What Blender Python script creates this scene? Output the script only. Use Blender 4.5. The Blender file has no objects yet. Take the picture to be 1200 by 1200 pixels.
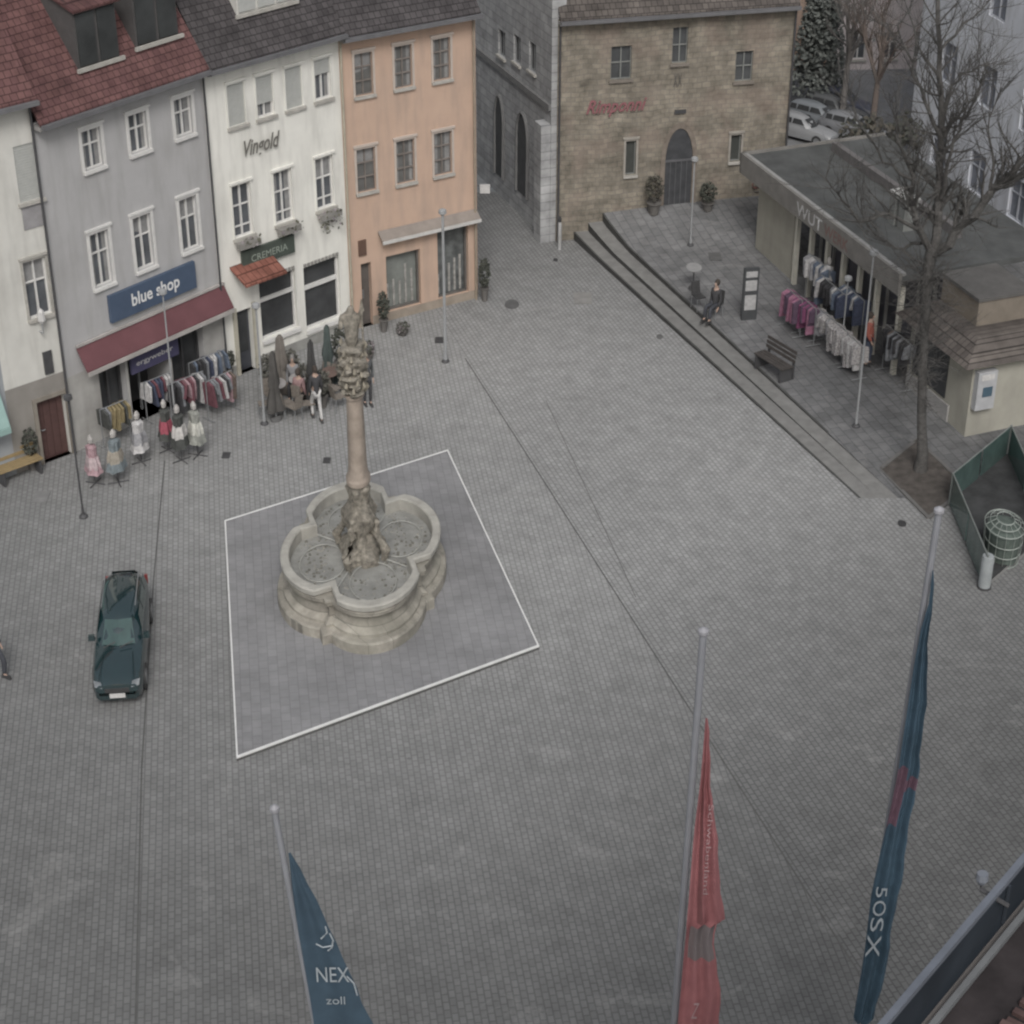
import bpy, bmesh, math, random
from mathutils import Vector, Matrix
R=math.radians; PI=math.pi
random.seed(7)
sc=bpy.context.scene; C=sc.collection
# ------------------------------------------------------------------ camera
FPX=2300.; TH=R(31.2); H=27.
cd=bpy.data.cameras.new('camera'); cam=bpy.data.objects.new('camera',cd); C.objects.link(cam)
cam.location=(0,0,H); cam.rotation_euler=(PI/2-TH,0,0)
cd.sensor_width=36; cd.lens=FPX/1200*36; cd.clip_end=3000; cd.clip_start=.1
sc.camera=cam
CT,ST=math.cos(TH),math.sin(TH)
def ray(px,py):
    x=(px-600)/FPX; y=-(py-600)/FPX
    return (x,CT+y*ST,-ST+y*CT)
def G(px,py,z=0.):                      # where a sight line of the photo meets height z
    d=ray(px,py); t=(z-H)/d[2]; return (d[0]*t,d[1]*t)
def onplane(A,B,px,py):                 # ... meets the upright plane through A and B
    dx,dy=B[0]-A[0],B[1]-A[1]; L=math.hypot(dx,dy); nx,ny=-dy/L,dx/L
    d=ray(px,py); t=(A[0]*nx+A[1]*ny)/(d[0]*nx+d[1]*ny)
    p=(d[0]*t,d[1]*t,H+d[2]*t)
    return ((p[0]-A[0])*dx+(p[1]-A[1])*dy)/L, p[2]
def zat(P,px,py): return onplane(P,(P[0]+1,P[1]),px,py)[1]
def th(y):                              # height of the raised terrace
    if y<45.3: return 0.
    if y<61: return .5*(y-45.3)/15.7
    return min(1.05,.5+.5*(y-61)/2.4)
def GT(px,py):
    z=0.
    for _ in range(25): z=.5*z+.5*th(G(px,py,z)[1])
    return G(px,py,z)
# ------------------------------------------------------------------ materials
MATS={}
def adj(c,k=.24):        # haze painted into the base colour: greyed, with lifted darks
    l=.3*c[0]+.55*c[1]+.15*c[2]
    return tuple(max(.002,v*(1-k)+l*k*.8+.026) for v in c)
def nodes(name):
    m=bpy.data.materials.new(name); m.use_nodes=True; nt=m.node_tree
    b=nt.nodes['Principled BSDF']; return m,nt,b
def N(nt,t,**k):
    n=nt.nodes.new(t)
    for a,v in k.items():
        if a in n.inputs.keys(): n.inputs[a].default_value=v
        else: setattr(n,a,v)
    return n
def mixc(nt,fac,a,b,mode='MIX'):
    n=nt.nodes.new('ShaderNodeMix'); n.data_type='RGBA'; n.blend_type=mode
    for s,v in ((n.inputs[0],fac),(n.inputs[6],a),(n.inputs[7],b)):
        if isinstance(v,bpy.types.NodeSocket): nt.links.new(v,s)
        elif isinstance(v,(int,float)): s.default_value=v
        else: s.default_value=(*v[:3],1)
    return n.outputs[2]
def ramp(nt,src,p0,p1,c0=0.,c1=1.):
    n=nt.nodes.new('ShaderNodeMapRange'); nt.links.new(src,n.inputs[0])
    n.inputs[1].default_value=p0; n.inputs[2].default_value=p1; n.inputs[3].default_value=c0; n.inputs[4].default_value=c1
    return n.outputs[0]
def M(name,col,rough=.8,var=.18,scale=3.,metal=0.,bump=.0,spec=.3,stain=0.):
    if name in MATS: return MATS[name]
    m,nt,b=nodes(name); L=nt.links; col=adj(col)
    tc=N(nt,'ShaderNodeTexCoord')
    n1=N(nt,'ShaderNodeTexNoise',Scale=scale,Detail=6.,Roughness=.6); L.new(tc.outputs['Object'],n1.inputs['Vector'])
    f=ramp(nt,n1.outputs[0],.3,.7,1-var,1+var*.6)
    c=mixc(nt,1.,col,(1,1,1),'MULTIPLY')
    g=N(nt,'ShaderNodeCombineColor')
    for i in range(3): L.new(f,g.inputs[i])
    c=mixc(nt,1.,col,g.outputs[0],'MULTIPLY')
    if stain:
        mp=N(nt,'ShaderNodeMapping'); mp.inputs['Scale'].default_value=(2.2,2.2,.35); L.new(tc.outputs['Object'],mp.inputs[0])
        n2=N(nt,'ShaderNodeTexNoise',Scale=1.4,Detail=5.); L.new(mp.outputs[0],n2.inputs['Vector'])
        s=ramp(nt,n2.outputs[0],.45,.75,0,stain)
        c=mixc(nt,s,c,(.2,.19,.175))
    L.new(c,b.inputs['Base Color'])
    b.inputs['Roughness'].default_value=rough; b.inputs['Metallic'].default_value=metal
    b.inputs['Specular IOR Level'].default_value=spec
    if bump:
        n3=N(nt,'ShaderNodeTexNoise',Scale=scale*6,Detail=4.); L.new(tc.outputs['Object'],n3.inputs['Vector'])
        bp=N(nt,'ShaderNodeBump',Strength=bump,Distance=.05); L.new(n3.outputs[0],bp.inputs['Height']); L.new(bp.outputs[0],b.inputs['Normal'])
    MATS[name]=m; return m
def brickmat(name,cols,mortar,bw,bh,ms,rot=0.,axes='XY',var=.25,big=.12,rough=.9,warp=0.,bump=.3,mott=.14,patch=None,gradient=None,squash=1.):
    m,nt,b=nodes(name); L=nt.links
    tc=N(nt,'ShaderNodeTexCoord'); vec=tc.outputs['Object']
    if axes!='XY':
        sp=N(nt,'ShaderNodeSeparateXYZ'); L.new(vec,sp.inputs[0]); cb=N(nt,'ShaderNodeCombineXYZ')
        if axes=='XZ': L.new(sp.outputs[0],cb.inputs[0]); L.new(sp.outputs[2],cb.inputs[1])
        if axes=='XYZ':
            ad=N(nt,'ShaderNodeMath',operation='ADD'); L.new(sp.outputs[0],ad.inputs[0]); L.new(sp.outputs[1],ad.inputs[1])
            L.new(ad.outputs[0],cb.inputs[0]); L.new(sp.outputs[2],cb.inputs[1])
        vec=cb.outputs[0]
    if rot:
        mp=N(nt,'ShaderNodeMapping'); mp.inputs['Rotation'].default_value=(0,0,rot); L.new(vec,mp.inputs[0]); vec=mp.outputs[0]
    if warp:
        nw=N(nt,'ShaderNodeTexNoise',Scale=.9,Detail=3.); L.new(vec,nw.inputs['Vector'])
        vm=N(nt,'ShaderNodeVectorMath',operation='SCALE'); L.new(nw.outputs[1],vm.inputs[0]); vm.inputs['Scale'].default_value=warp
        va=N(nt,'ShaderNodeVectorMath',operation='ADD'); L.new(vec,va.inputs[0]); L.new(vm.outputs[0],va.inputs[1]); vec=va.outputs[0]
    br=N(nt,'ShaderNodeTexBrick'); L.new(vec,br.inputs['Vector'])
    br.inputs['Scale'].default_value=1.; br.inputs['Brick Width'].default_value=bw; br.inputs['Row Height'].default_value=bh
    br.inputs['Mortar Size'].default_value=ms; br.inputs['Mortar Smooth'].default_value=.3; br.inputs['Bias'].default_value=0
    br.inputs['Color1'].default_value=(*cols[0],1); br.inputs['Color2'].default_value=(*cols[1],1); br.inputs['Mortar'].default_value=(*mortar,1)
    c=br.outputs[0]
    n1=N(nt,'ShaderNodeTexNoise',Scale=1.7,Detail=7.,Roughness=.65); L.new(tc.outputs['Object'],n1.inputs['Vector'])
    n2=N(nt,'ShaderNodeTexNoise',Scale=big,Detail=4.); L.new(tc.outputs['Object'],n2.inputs['Vector'])
    f1=ramp(nt,n1.outputs[0],.3,.7,1-var,1+var); f2=ramp(nt,n2.outputs[0],.3,.7,1-mott,1+mott)
    mu=N(nt,'ShaderNodeMath',operation='MULTIPLY'); L.new(f1,mu.inputs[0]); L.new(f2,mu.inputs[1]); fo=mu.outputs[0]
    if gradient:                       # vignette falloff painted into the colour: light middle, shaded margins
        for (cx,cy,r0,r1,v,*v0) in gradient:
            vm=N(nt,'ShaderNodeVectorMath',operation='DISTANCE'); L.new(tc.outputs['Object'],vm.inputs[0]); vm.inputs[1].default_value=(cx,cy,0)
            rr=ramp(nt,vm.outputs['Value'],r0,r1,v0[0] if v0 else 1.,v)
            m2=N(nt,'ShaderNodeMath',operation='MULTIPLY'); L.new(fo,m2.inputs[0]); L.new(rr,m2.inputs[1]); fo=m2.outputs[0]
    g=N(nt,'ShaderNodeCombineColor')
    for i in range(3): L.new(fo,g.inputs[i])
    c=mixc(nt,1.,c,g.outputs[0],'MULTIPLY')
    if gradient:                       # trodden gum, drips and a few old repairs
        n5=N(nt,'ShaderNodeTexNoise',Scale=5.5,Detail=2.); L.new(tc.outputs['Object'],n5.inputs['Vector'])
        c=mixc(nt,ramp(nt,n5.outputs[0],.69,.74,0,.38),c,(.1,.1,.1))
        n6=N(nt,'ShaderNodeTexNoise',Scale=.55,Detail=5.,Roughness=.7); n6.inputs['Distortion'].default_value=1.5; L.new(tc.outputs['Object'],n6.inputs['Vector'])
        c=mixc(nt,ramp(nt,n6.outputs[0],.56,.68,0,.28),c,(.19,.19,.187))
        c=mixc(nt,ramp(nt,n6.outputs[0],.42,.30,0,.22),c,(.4,.395,.385))
    if patch:
        n4=N(nt,'ShaderNodeTexNoise',Scale=patch[1],Detail=3.); L.new(tc.outputs['Object'],n4.inputs['Vector'])
        c=mixc(nt,ramp(nt,n4.outputs[0],.5,.62,0,patch[2]),c,patch[0])
    L.new(c,b.inputs['Base Color']); b.inputs['Roughness'].default_value=rough; b.inputs['Specular IOR Level'].default_value=.25
    if bump:
        ad=N(nt,'ShaderNodeMath',operation='SUBTRACT'); L.new(n1.outputs[0],ad.inputs[0]); L.new(br.outputs[1],ad.inputs[1])
        bp=N(nt,'ShaderNodeBump',Strength=bump,Distance=.02); L.new(ad.outputs[0],bp.inputs['Height']); L.new(bp.outputs[0],b.inputs['Normal'])
    MATS[name]=m; return m
def glassmat(name,col,rough=.12,spec=.5):
    return M(name,col,rough,.35,1.3,spec=spec)
# ------------------------------------------------------------------ mesh building
class MB:
    def __init__(s,mat=None): s.v=[]; s.f=[]; s.mi=[]; s.T=mat
    def p(s,q):
        q=Vector(q); q=s.T@q if s.T else q
        s.v.append(q[:]); return len(s.v)-1
    def poly(s,pts,mi=0):
        s.f.append([s.p(q) for q in pts]); s.mi.append(mi); return s
    def box(s,x0,x1,y0,y1,z0,z1,mi=0):
        i=[s.p((x,y,z)) for z in (z0,z1) for x,y in ((x0,y0),(x1,y0),(x1,y1),(x0,y1))]
        for q in ((0,1,2,3),(4,5,6,7),(0,1,5,4),(1,2,6,5),(2,3,7,6),(3,0,4,7)): s.f.append([i[k] for k in q]); s.mi.append(mi)
        return s
    def frust(s,x0,x1,y0,y1,z0,z1,tx,ty,mi=0):
        i=[s.p(q) for q in ((x0,y0,z0),(x1,y0,z0),(x1,y1,z0),(x0,y1,z0),(x0+tx,y0+ty,z1),(x1-tx,y0+ty,z1),(x1-tx,y1-ty,z1),(x0+tx,y1-ty,z1))]
        for q in ((0,1,2,3),(4,5,6,7),(0,1,5,4),(1,2,6,5),(2,3,7,6),(3,0,4,7)): s.f.append([i[k] for k in q]); s.mi.append(mi)
        return s
    def rings(s,rings,mi=0,caps=True):
        ids=[[s.p(q) for q in r] for r in rings]; n=len(ids[0])
        for a,b in zip(ids,ids[1:]):
            for k in range(n): s.f.append([a[k],a[(k+1)%n],b[(k+1)%n],b[k]]); s.mi.append(mi)
        if caps:
            s.f.append(ids[0][::-1]); s.f.append(ids[-1][:]); s.mi+= [mi,mi]
        return s
    def tube(s,pts,rad,n=6,mi=0,caps=True):
        pts=[Vector(q) for q in pts]
        if not isinstance(rad,(list,tuple)): rad=[rad]*len(pts)
        rs=[]; up=Vector((0,0,1))
        for i,q in enumerate(pts):
            d=(pts[min(i+1,len(pts)-1)]-pts[max(i-1,0)])
            if d.length<1e-6: d=Vector((0,0,1))
            d.normalize()
            a=d.cross(Vector((0.31,.95,0.05)) if abs(d.z)>.8 else up)
            a.normalize(); b=d.cross(a)
            rs.append([q+a*math.cos(2*PI*k/n)*rad[i]+b*math.sin(2*PI*k/n)*rad[i] for k in range(n)])
        return s.rings(rs,mi,caps)
    def lathe(s,prof,cx=0,cy=0,n=16,sx=1.,mi=0,mod=None):
        rs=[]
        for r,z in prof:
            rs.append([(cx+sx*r*(mod(2*PI*k/n,z) if mod else 1)*math.cos(2*PI*k/n),cy+r*(mod(2*PI*k/n,z) if mod else 1)*math.sin(2*PI*k/n),z) for k in range(n)])
        return s.rings(rs,mi)
    def build(s,name,mats,parent=None,smooth=False):
        me=bpy.data.meshes.new(name); me.from_pydata(s.v,[],s.f)
        if not isinstance(mats,(list,tuple)): mats=[mats]
        for m in mats: me.materials.append(m)
        for p,k in zip(me.polygons,s.mi): p.material_index=k
        bm=bmesh.new(); bm.from_mesh(me); bmesh.ops.recalc_face_normals(bm,faces=bm.faces[:]); bm.to_mesh(me); bm.free()
        if smooth:
            me.shade_smooth()
            try: me.set_sharp_from_angle(angle=R(40))
            except Exception: pass
        o=bpy.data.objects.new(name,me); C.objects.link(o)
        if parent is not None: o.parent=parent
        return o
def thing(name,label,cat,loc=(0,0,0),rz=0.,group=None,scale=None):
    o=bpy.data.objects.new(name,None); C.objects.link(o); o.empty_display_size=.3
    o.location=loc; o.rotation_euler=(0,0,rz); o['label']=label; o['category']=cat
    if scale: o.scale=scale
    if group: o['group']=group
    return o
def tag(o,label,cat,group=None):
    o['label']=label; o['category']=cat
    if group: o['group']=group
    return o
def struct(o): o['kind']='structure'; return o
def dup(root,loc,rz,label,group=None,mats=None):
    r=root.copy(); C.objects.link(r); r.location=loc; r.rotation_euler=(0,0,rz); r['label']=label
    if group: r['group']=group
    def rec(a,b):
        for ch in list(a.children):
            if ch.name.startswith('_'): continue
            c=ch.copy(); C.objects.link(c); c.parent=b
            if mats:
                k=ch.name.split('.')[0]
                if k in mats:
                    c.data=ch.data.copy(); c.data.materials[0]=mats[k]
            rec(ch,c)
    rec(root,r); return r
def textmesh(s,w,h,name,mat,parent,fn,shear=0.,bold=.0):
    cu=bpy.data.curves.new('t','FONT'); cu.body=s; cu.size=1; cu.shear=shear; cu.offset=bold; cu.resolution_u=3
    to=bpy.data.objects.new('t',cu); C.objects.link(to); bpy.context.view_layer.update()
    me=bpy.data.meshes.new_from_object(to.evaluated_get(bpy.context.evaluated_depsgraph_get()))
    bpy.data.objects.remove(to); bpy.data.curves.remove(cu)
    xs=[v.co.x for v in me.vertices]; ys=[v.co.y for v in me.vertices]
    x0,x1,y0,y1=min(xs),max(xs),min(ys),max(ys)
    for v in me.vertices:
        v.co=Vector(fn((v.co.x-x0)/(x1-x0)*w,(v.co.y-y0)/(y1-y0)*h))
    me.name=name; me.materials.clear(); me.materials.append(mat)
    o=bpy.data.objects.new(name,me); C.objects.link(o); o.parent=parent; return o
def skinmesh(name,pts,edges,rad,mat,parent,sub=1):
    me=bpy.data.meshes.new('s'); me.from_pydata(pts,edges,[]); o=bpy.data.objects.new('s',me); C.objects.link(o)
    o.modifiers.new('k','SKIN')
    if not me.skin_vertices: 
        bm=bmesh.new(); bm.from_mesh(me); bm.verts.layers.skin.verify(); bm.to_mesh(me); bm.free()
    for i,r in enumerate(rad):
        sv=me.skin_vertices[0].data[i]; sv.radius=(r,r) if not isinstance(r,tuple) else r; sv.use_root=(i==0)
    sm=o.modifiers.new('u','SUBSURF'); sm.levels=sub; sm.render_levels=sub
    bpy.context.view_layer.update()
    m2=bpy.data.meshes.new_from_object(o.evaluated_get(bpy.context.evaluated_depsgraph_get()))
    bpy.data.objects.remove(o); m2.name=name; m2.materials.clear(); m2.materials.append(mat); m2.shade_smooth()
    q=bpy.data.objects.new(name,m2); C.objects.link(q); q.parent=parent; return q
# ------------------------------------------------------------------ palette
pvc=M('white_window_paint',(.66,.65,.63),.5,.1,4)
stone_trim=M('pale_stone_trim',(.42,.40,.36),.85,.2,5,bump=.2)
pane_m=glassmat('window_glass',(.085,.095,.11),.22,.3)
pane_d=glassmat('dark_shop_glass',(.035,.038,.042),.2,.3)
curtain=M('net_curtain',(.24,.24,.24),.8,.2,6)
shutter_m=M('roller_shutter',(.42,.43,.41),.6,.08,8)
metal_g=M('grey_metal',(.28,.29,.3),.45,.15,5,metal=.4)
metal_l=M('pale_painted_metal',(.30,.31,.32),.5,.12,4)
metal_d=M('dark_metal',(.05,.05,.055),.5,.2,5)
black=M('black_plastic',(.03,.03,.032),.6,.2,6)
wood_d=M('dark_wood',(.075,.04,.028),.6,.25,7)
bark=M('bark',(.085,.08,.075),.95,.35,12,bump=.5)
skin=M('skin',(.42,.27,.2),.6,.05,5)
white_c=M('white_cloth',(.55,.54,.53),.85,.15,14)
# ------------------------------------------------------------------ world & sun
w=bpy.data.worlds.new('World'); sc.world=w; w.use_nodes=True; nt=w.node_tree
bg=nt.nodes['Background']; sky=nt.nodes.new('ShaderNodeTexSky'); sky.sky_type='NISHITA'; sky.sun_disc=False
SE,SA=R(46),R(176)
sky.sun_elevation=SE; sky.sun_rotation=SA; sky.air_density=1.5; sky.dust_density=5; sky.ozone_density=1
hs=nt.nodes.new('ShaderNodeHueSaturation'); hs.inputs['Saturation'].default_value=.35
nt.links.new(sky.outputs[0],hs.inputs['Color']); nt.links.new(hs.outputs[0],bg.inputs[0]); bg.inputs[1].default_value=.102
sd=bpy.data.lights.new('sun','SUN'); sd.energy=1.42; sd.angle=R(20); sd.color=(1,.985,.965)
sun=bpy.data.objects.new('sun',sd); C.objects.link(sun)
sdir=Vector((math.sin(SA)*math.cos(SE),math.cos(SA)*math.cos(SE),math.sin(SE)))
sun.rotation_euler=sdir.to_track_quat('Z','Y').to_euler(); sun.location=(0,0,60)
sc.view_settings.view_transform='Standard'; sc.view_settings.look='None'; sc.view_settings.exposure=0
sc.cycles.filter_width=2.3
# ------------------------------------------------------------------ ground
DL0,DL1=G(545,420),G(1000,1130)      # long drain line / change of paving direction
ddir=Vector((DL1[0]-DL0[0],DL1[1]-DL0[1])).normalized()
rotR=math.atan2(ddir.y,ddir.x); rotL=R(-82)
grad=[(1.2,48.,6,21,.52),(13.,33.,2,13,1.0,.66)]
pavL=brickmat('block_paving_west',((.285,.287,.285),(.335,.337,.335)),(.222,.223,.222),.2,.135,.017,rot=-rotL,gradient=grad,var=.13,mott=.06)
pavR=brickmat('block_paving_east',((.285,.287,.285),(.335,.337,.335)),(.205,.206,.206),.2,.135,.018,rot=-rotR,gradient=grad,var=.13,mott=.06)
far=80
def lp(t): return (DL0[0]+ddir.x*t,DL0[1]+ddir.y*t)
a,b2=lp(-14),lp(60)
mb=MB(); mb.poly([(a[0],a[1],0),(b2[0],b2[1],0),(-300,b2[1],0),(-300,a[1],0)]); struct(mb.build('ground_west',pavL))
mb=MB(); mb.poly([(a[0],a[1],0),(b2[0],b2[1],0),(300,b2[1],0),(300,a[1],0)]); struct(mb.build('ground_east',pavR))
asph=M('old_asphalt',(.2,.205,.215),.9,.2,1.2)
MB().poly([(-600,-600,-.02),(600,-600,-.02),(600,900,-.02),(-600,900,-.02)]).build('terrain',asph)
struct(bpy.data.objects['terrain'])
MB().poly([(-5.5,a[1],.001),(3.,a[1],.001),(3.,a[1]+60,.001),(-5.5,a[1]+60,.001)]).build('alley_road',M('alley_paving',(.2,.215,.225),.9,.2,2))
struct(bpy.data.objects['alley_road'])
joint=M('dark_joint',(.085,.085,.082),.9,.2,3)
def strip(name,pts,wd,z=.006,mat=joint):
    mb=MB()
    for (p,q) in zip(pts,pts[1:]):
        d=Vector((q[0]-p[0],q[1]-p[1])).normalized(); n=Vector((-d.y,d.x))*wd/2
        mb.poly([(p[0]-n.x,p[1]-n.y,z),(p[0]+n.x,p[1]+n.y,z),(q[0]+n.x,q[1]+n.y,z),(q[0]-n.x,q[1]-n.y,z)])
    return struct(mb.build(name,mat))
strip('drainage_channel_east',[lp(0),lp(60)],.035)
strip('drainage_channel_west',[G(193,540),G(180,680),G(166,900),G(158,1230)],.035)
strip('drainage_channel_centre',[G(640,470),G(745,700)],.018)
# terrace with its steps
SA0,SA1=(1.9,63.2),(9.35,45.25)
SB0,SB1=GT(712,262),(9.35,45.25)
def ln(P,Q,y): t=(y-P[1])/(Q[1]-P[1]); return P[0]+(Q[0]-P[0])*t
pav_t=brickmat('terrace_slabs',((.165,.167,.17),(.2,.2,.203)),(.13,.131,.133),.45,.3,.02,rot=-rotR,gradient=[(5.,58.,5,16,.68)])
ys=[45.3+i*(66-45.3)/24 for i in range(25)]
SW=1.05
def off(y): return SW
mb=MB(); mbr=MB()
for y0,y1 in zip(ys,ys[1:]):
    def pt(y,k,zz): return (ln(SA0,SA1,min(y,63.2))+off(y)*k/2,y,zz)
    for k in range(3):
        h0,h1=th(y0)*(k+1)/3,th(y1)*(k+1)/3
        l0,l1=th(y0)*k/3,th(y1)*k/3
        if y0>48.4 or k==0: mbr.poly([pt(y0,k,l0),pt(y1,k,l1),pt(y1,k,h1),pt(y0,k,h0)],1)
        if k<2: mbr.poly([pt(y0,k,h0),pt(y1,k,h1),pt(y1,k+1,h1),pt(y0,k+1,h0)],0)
        if k==0 or (k==2 and y0>48.4):
            e=lambda y,d,h:(pt(y,k,h)[0]+d,y,h+.008)
            mbr.poly([e(y0,-.015,h0),e(y1,-.015,h1),e(y1,.055,h1),e(y0,.055,h0)],1)
    mb.poly([pt(y0,2,th(y0)),pt(y1,2,th(y1)),(40,y1,th(y1)),(40,y0,th(y0))])
mb.poly([(4,66,1.05),(40,66,1.05),(60,140,1.05),(4,140,1.05)])
struct(mb.build('terrace',pav_t))
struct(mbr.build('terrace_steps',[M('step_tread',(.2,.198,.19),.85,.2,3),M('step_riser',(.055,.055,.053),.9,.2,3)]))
strip('terrace_kerb_line',[(9.35,45.2),GT(1036,556)],.03,.012,M('kerb_pale',(.2,.2,.195),.9))
# far street behind the kiosk
MB().poly([(9.6,66.5,1.06),(40,66.5,1.06),(60,150,1.06),(10.5,150,1.06)]).build('back_street',asph); struct(bpy.data.objects['back_street'])
# ------------------------------------------------------------------ facades
class Fac:
    def __init__(s,name,label,A,B,E,cat='building',group=None):
        s.A,s.B,s.E=A,B,E; s.L=math.hypot(B[0]-A[0],B[1]-A[1]); s.ang=math.atan2(B[1]-A[1],B[0]-A[0])
        s.root=thing(name,label,cat,(A[0],A[1],0),s.ang,group); s.holes=[]; s.late=[]
    def W(s,px,py): return onplane(s.A,s.B,px,py)
    def box4(s,x0,x1,t,b,xm=None):      # pixel box -> u0,u1,z0,z1 (t,b read on its middle line)
        xm=(x0+x1)/2; ym=(t+b)/2
        return s.W(x0,ym)[0],s.W(x1,ym)[0],s.W(xm,b)[1],s.W(xm,t)[1]
    def row(s,lst):
        q=[s.box4(*l) for l in lst]; z0=sum(a[2] for a in q)/len(q); z1=sum(a[3] for a in q)/len(q)
        wd=sum(a[1]-a[0] for a in q)/len(q)
        return [((a[0]+a[1])/2-wd/2,(a[0]+a[1])/2+wd/2,z0,z1) for a in q]
    def wall(s,mat,D=7.,t=.0,lower=None):
        L,E=s.L,s.E
        us=sorted(set([0,L]+[u for h in s.holes for u in h[:2]])); zs=sorted(set([-.3,E]+([lower[0]] if lower else [])+[z for h in s.holes for z in h[2:4]]))
        mb=MB()
        for u0,u1 in zip(us,us[1:]):
            for z0,z1 in zip(zs,zs[1:]):
                uc,zc=(u0+u1)/2,(z0+z1)/2
                if any(h[0]<uc<h[1] and h[2]<zc<h[3] for h in s.holes): continue
                mb.poly([(u0,0,z0),(u1,0,z0),(u1,0,z1),(u0,0,z1)],1 if lower and zc<lower[0] else 0)
        for h in s.holes:
            d=h[4] if len(h)>4 else .14; u0,u1,z0,z1=h[:4]
            mb.poly([(u0,0,z0),(u0,d,z0),(u0,d,z1),(u0,0,z1)]); mb.poly([(u1,0,z0),(u1,d,z0),(u1,d,z1),(u1,0,z1)])
            mb.poly([(u0,0,z1),(u1,0,z1),(u1,d,z1),(u0,d,z1)]); mb.poly([(u0,0,z0),(u1,0,z0),(u1,d,z0),(u0,d,z0)])
        mb.poly([(0,0,-.3),(0,D,-.3),(0,D,E),(0,0,E)]); mb.poly([(L,0,-.3),(L,D,-.3),(L,D,E),(L,0,E)])
        mb.poly([(0,D,-.3),(L,D,-.3),(L,D,E),(0,D,E)])
        return mb.build('wall',[mat]+([lower[1]] if lower else []),s.root)
    def window(s,b,frame=pvc,glass=None,surround=None,sill=stone_trim,shut=0.,bars=1,trans=(.62,),apron=None,ft=.035,sw=.07):
        u0,u1,z0,z1=b; s.holes.append((u0,u1,z0,z1,.14)); f=ft; mb=MB(); y0,y1=.07,.12
        mb.box(u0,u0+f,y0,y1,z0,z1).box(u1-f,u1,y0,y1,z0,z1).box(u0+f,u1-f,y0,y1,z1-f,z1).box(u0+f,u1-f,y0,y1,z0,z0+f)
        for k in range(bars):
            um=u0+(u1-u0)*(k+1)/(bars+1); mb.box(um-f*.7,um+f*.7,y0-.004,y1,z0+f,z1-f)
        for tr in trans:
            zm=z0+(z1-z0)*tr; mb.box(u0+f,u1-f,y0+.004,y1,zm-.02,zm+.02)
        wn=mb.build('window',frame,s.root)
        pn=MB(); pn.poly([(u0,.125,z0),(u1,.125,z0),(u1,.125,z1),(u0,.125,z1)]); pn.build('pane',glass or pane_m,wn)
        rv=random.random()
        if glass is None or glass.name.startswith('grey_louvre'):
            cu=MB(); um=(u0+u1)/2
            if rv<.45:
                wd=(u1-u0)*random.uniform(.16,.3); n=5
                for sd_,a0 in ((0,u0+f),(1,u1-f-wd)):
                    for k in range(n): cu.poly([(a0+wd*k/n,.1235-.003*(k%2),z0+f),(a0+wd*(k+1)/n,.1235-.003*((k+1)%2),z0+f),(a0+wd*(k+1)/n,.1235-.003*((k+1)%2),z1-f),(a0+wd*k/n,.1235-.003*(k%2),z1-f)])
                cu.build('curtain',curtain,wn)
            elif rv<.7:
                cu.poly([(u0+f,.1225,z0+(z1-z0)*random.uniform(.45,.75)),(u1-f,.1225,z0+(z1-z0)*.6),(u1-f,.1225,z1-f),(u0+f,.1225,z1-f)]); cu.build('blind',curtain,wn)
        if sill: MB().box(u0-.07,u1+.07,-.09,.066,z0-.09,z0-.004).build('sill',sill,wn)
        if surround:
            q=MB(); g=sw
            q.box(u0-g,u0-.002,-.03,.01,z0-.003,z1+g).box(u1+.002,u1+g,-.03,.01,z0-.003,z1+g).box(u0-.002,u1+.002,-.03,.01,z1+.002,z1+g)
            q.box(u0-g-.03,u1+g+.03,-.07,.01,z1+g+.002,z1+g+.07)
            q.build('surround',surround,wn)
        if shut:
            q=MB(); zt=z1; zb=z1-(z1-z0)*shut; n=max(2,int((zt-zb)/.07))
            for k in range(n):
                a=zb+(zt-zb)*k/n; c=zb+(zt-zb)*(k+1)/n; q.box(u0+.005,u1-.005,.03,.055,a+.004,c-.002)
            q.build('roller_shutter',shutter_m,wn)
        return wn
    def roof(s,mat,run=4.,pitch=50,over=.35,name='roof',ext=0.):
        t=math.tan(R(pitch)); e=ext; mb=MB(); z0=s.E-.04
        mb.rings([[(-e,-over,z0),(s.L+e,-over,z0),(s.L+e,-over,z0+.1),(-e,-over,z0+.1)],[(-e,run,z0+(run+over)*t),(s.L+e,run,z0+(run+over)*t),(s.L+e,run,z0+.1+(run+over)*t),(-e,run,z0+.1+(run+over)*t)]])
        zr=z0+.1+(run+over)*t
        mb.poly([(-e,run,zr),(s.L+e,run,zr),(s.L+e,2*run+over,s.E),(-e,2*run+over,s.E)])
        r=mb.build(name,mat,s.root)
        g=MB(); g.box(-e,s.L+e,-over-.14,-over-.02,z0-.06,z0+.05); g.build('gutter',M('gutter_zinc',(.13,.13,.14),.5),s.root)
        q=MB(); q.box(0,s.L,-over+.02,-.002,z0-.12,z0-.02); q.build('eave_board',M('eave_paint',(.3,.29,.28),.7),s.root)
        return r
    def pipe(s,u,z0=.0,m=None): 
        MB().tube([(u,-.1,z0),(u,-.1,s.E-.15)],.035,6).build('drainpipe',m or metal_d,s.root)
def tiles(name,c1,c2): return brickmat(name,(c1,c2),tuple(v*.45 for v in c1),.2,.16,.012,axes='XZ',var=.3,big=.5,rough=.85)
red_tiles=tiles('red_roof_tiles',(.115,.06,.06),(.15,.08,.076))
dark_tiles=tiles('dark_roof_tiles',(.06,.055,.057),(.085,.078,.08))
brown_tiles=tiles('brown_roof_tiles',(.085,.075,.07),(.13,.115,.105))
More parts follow.
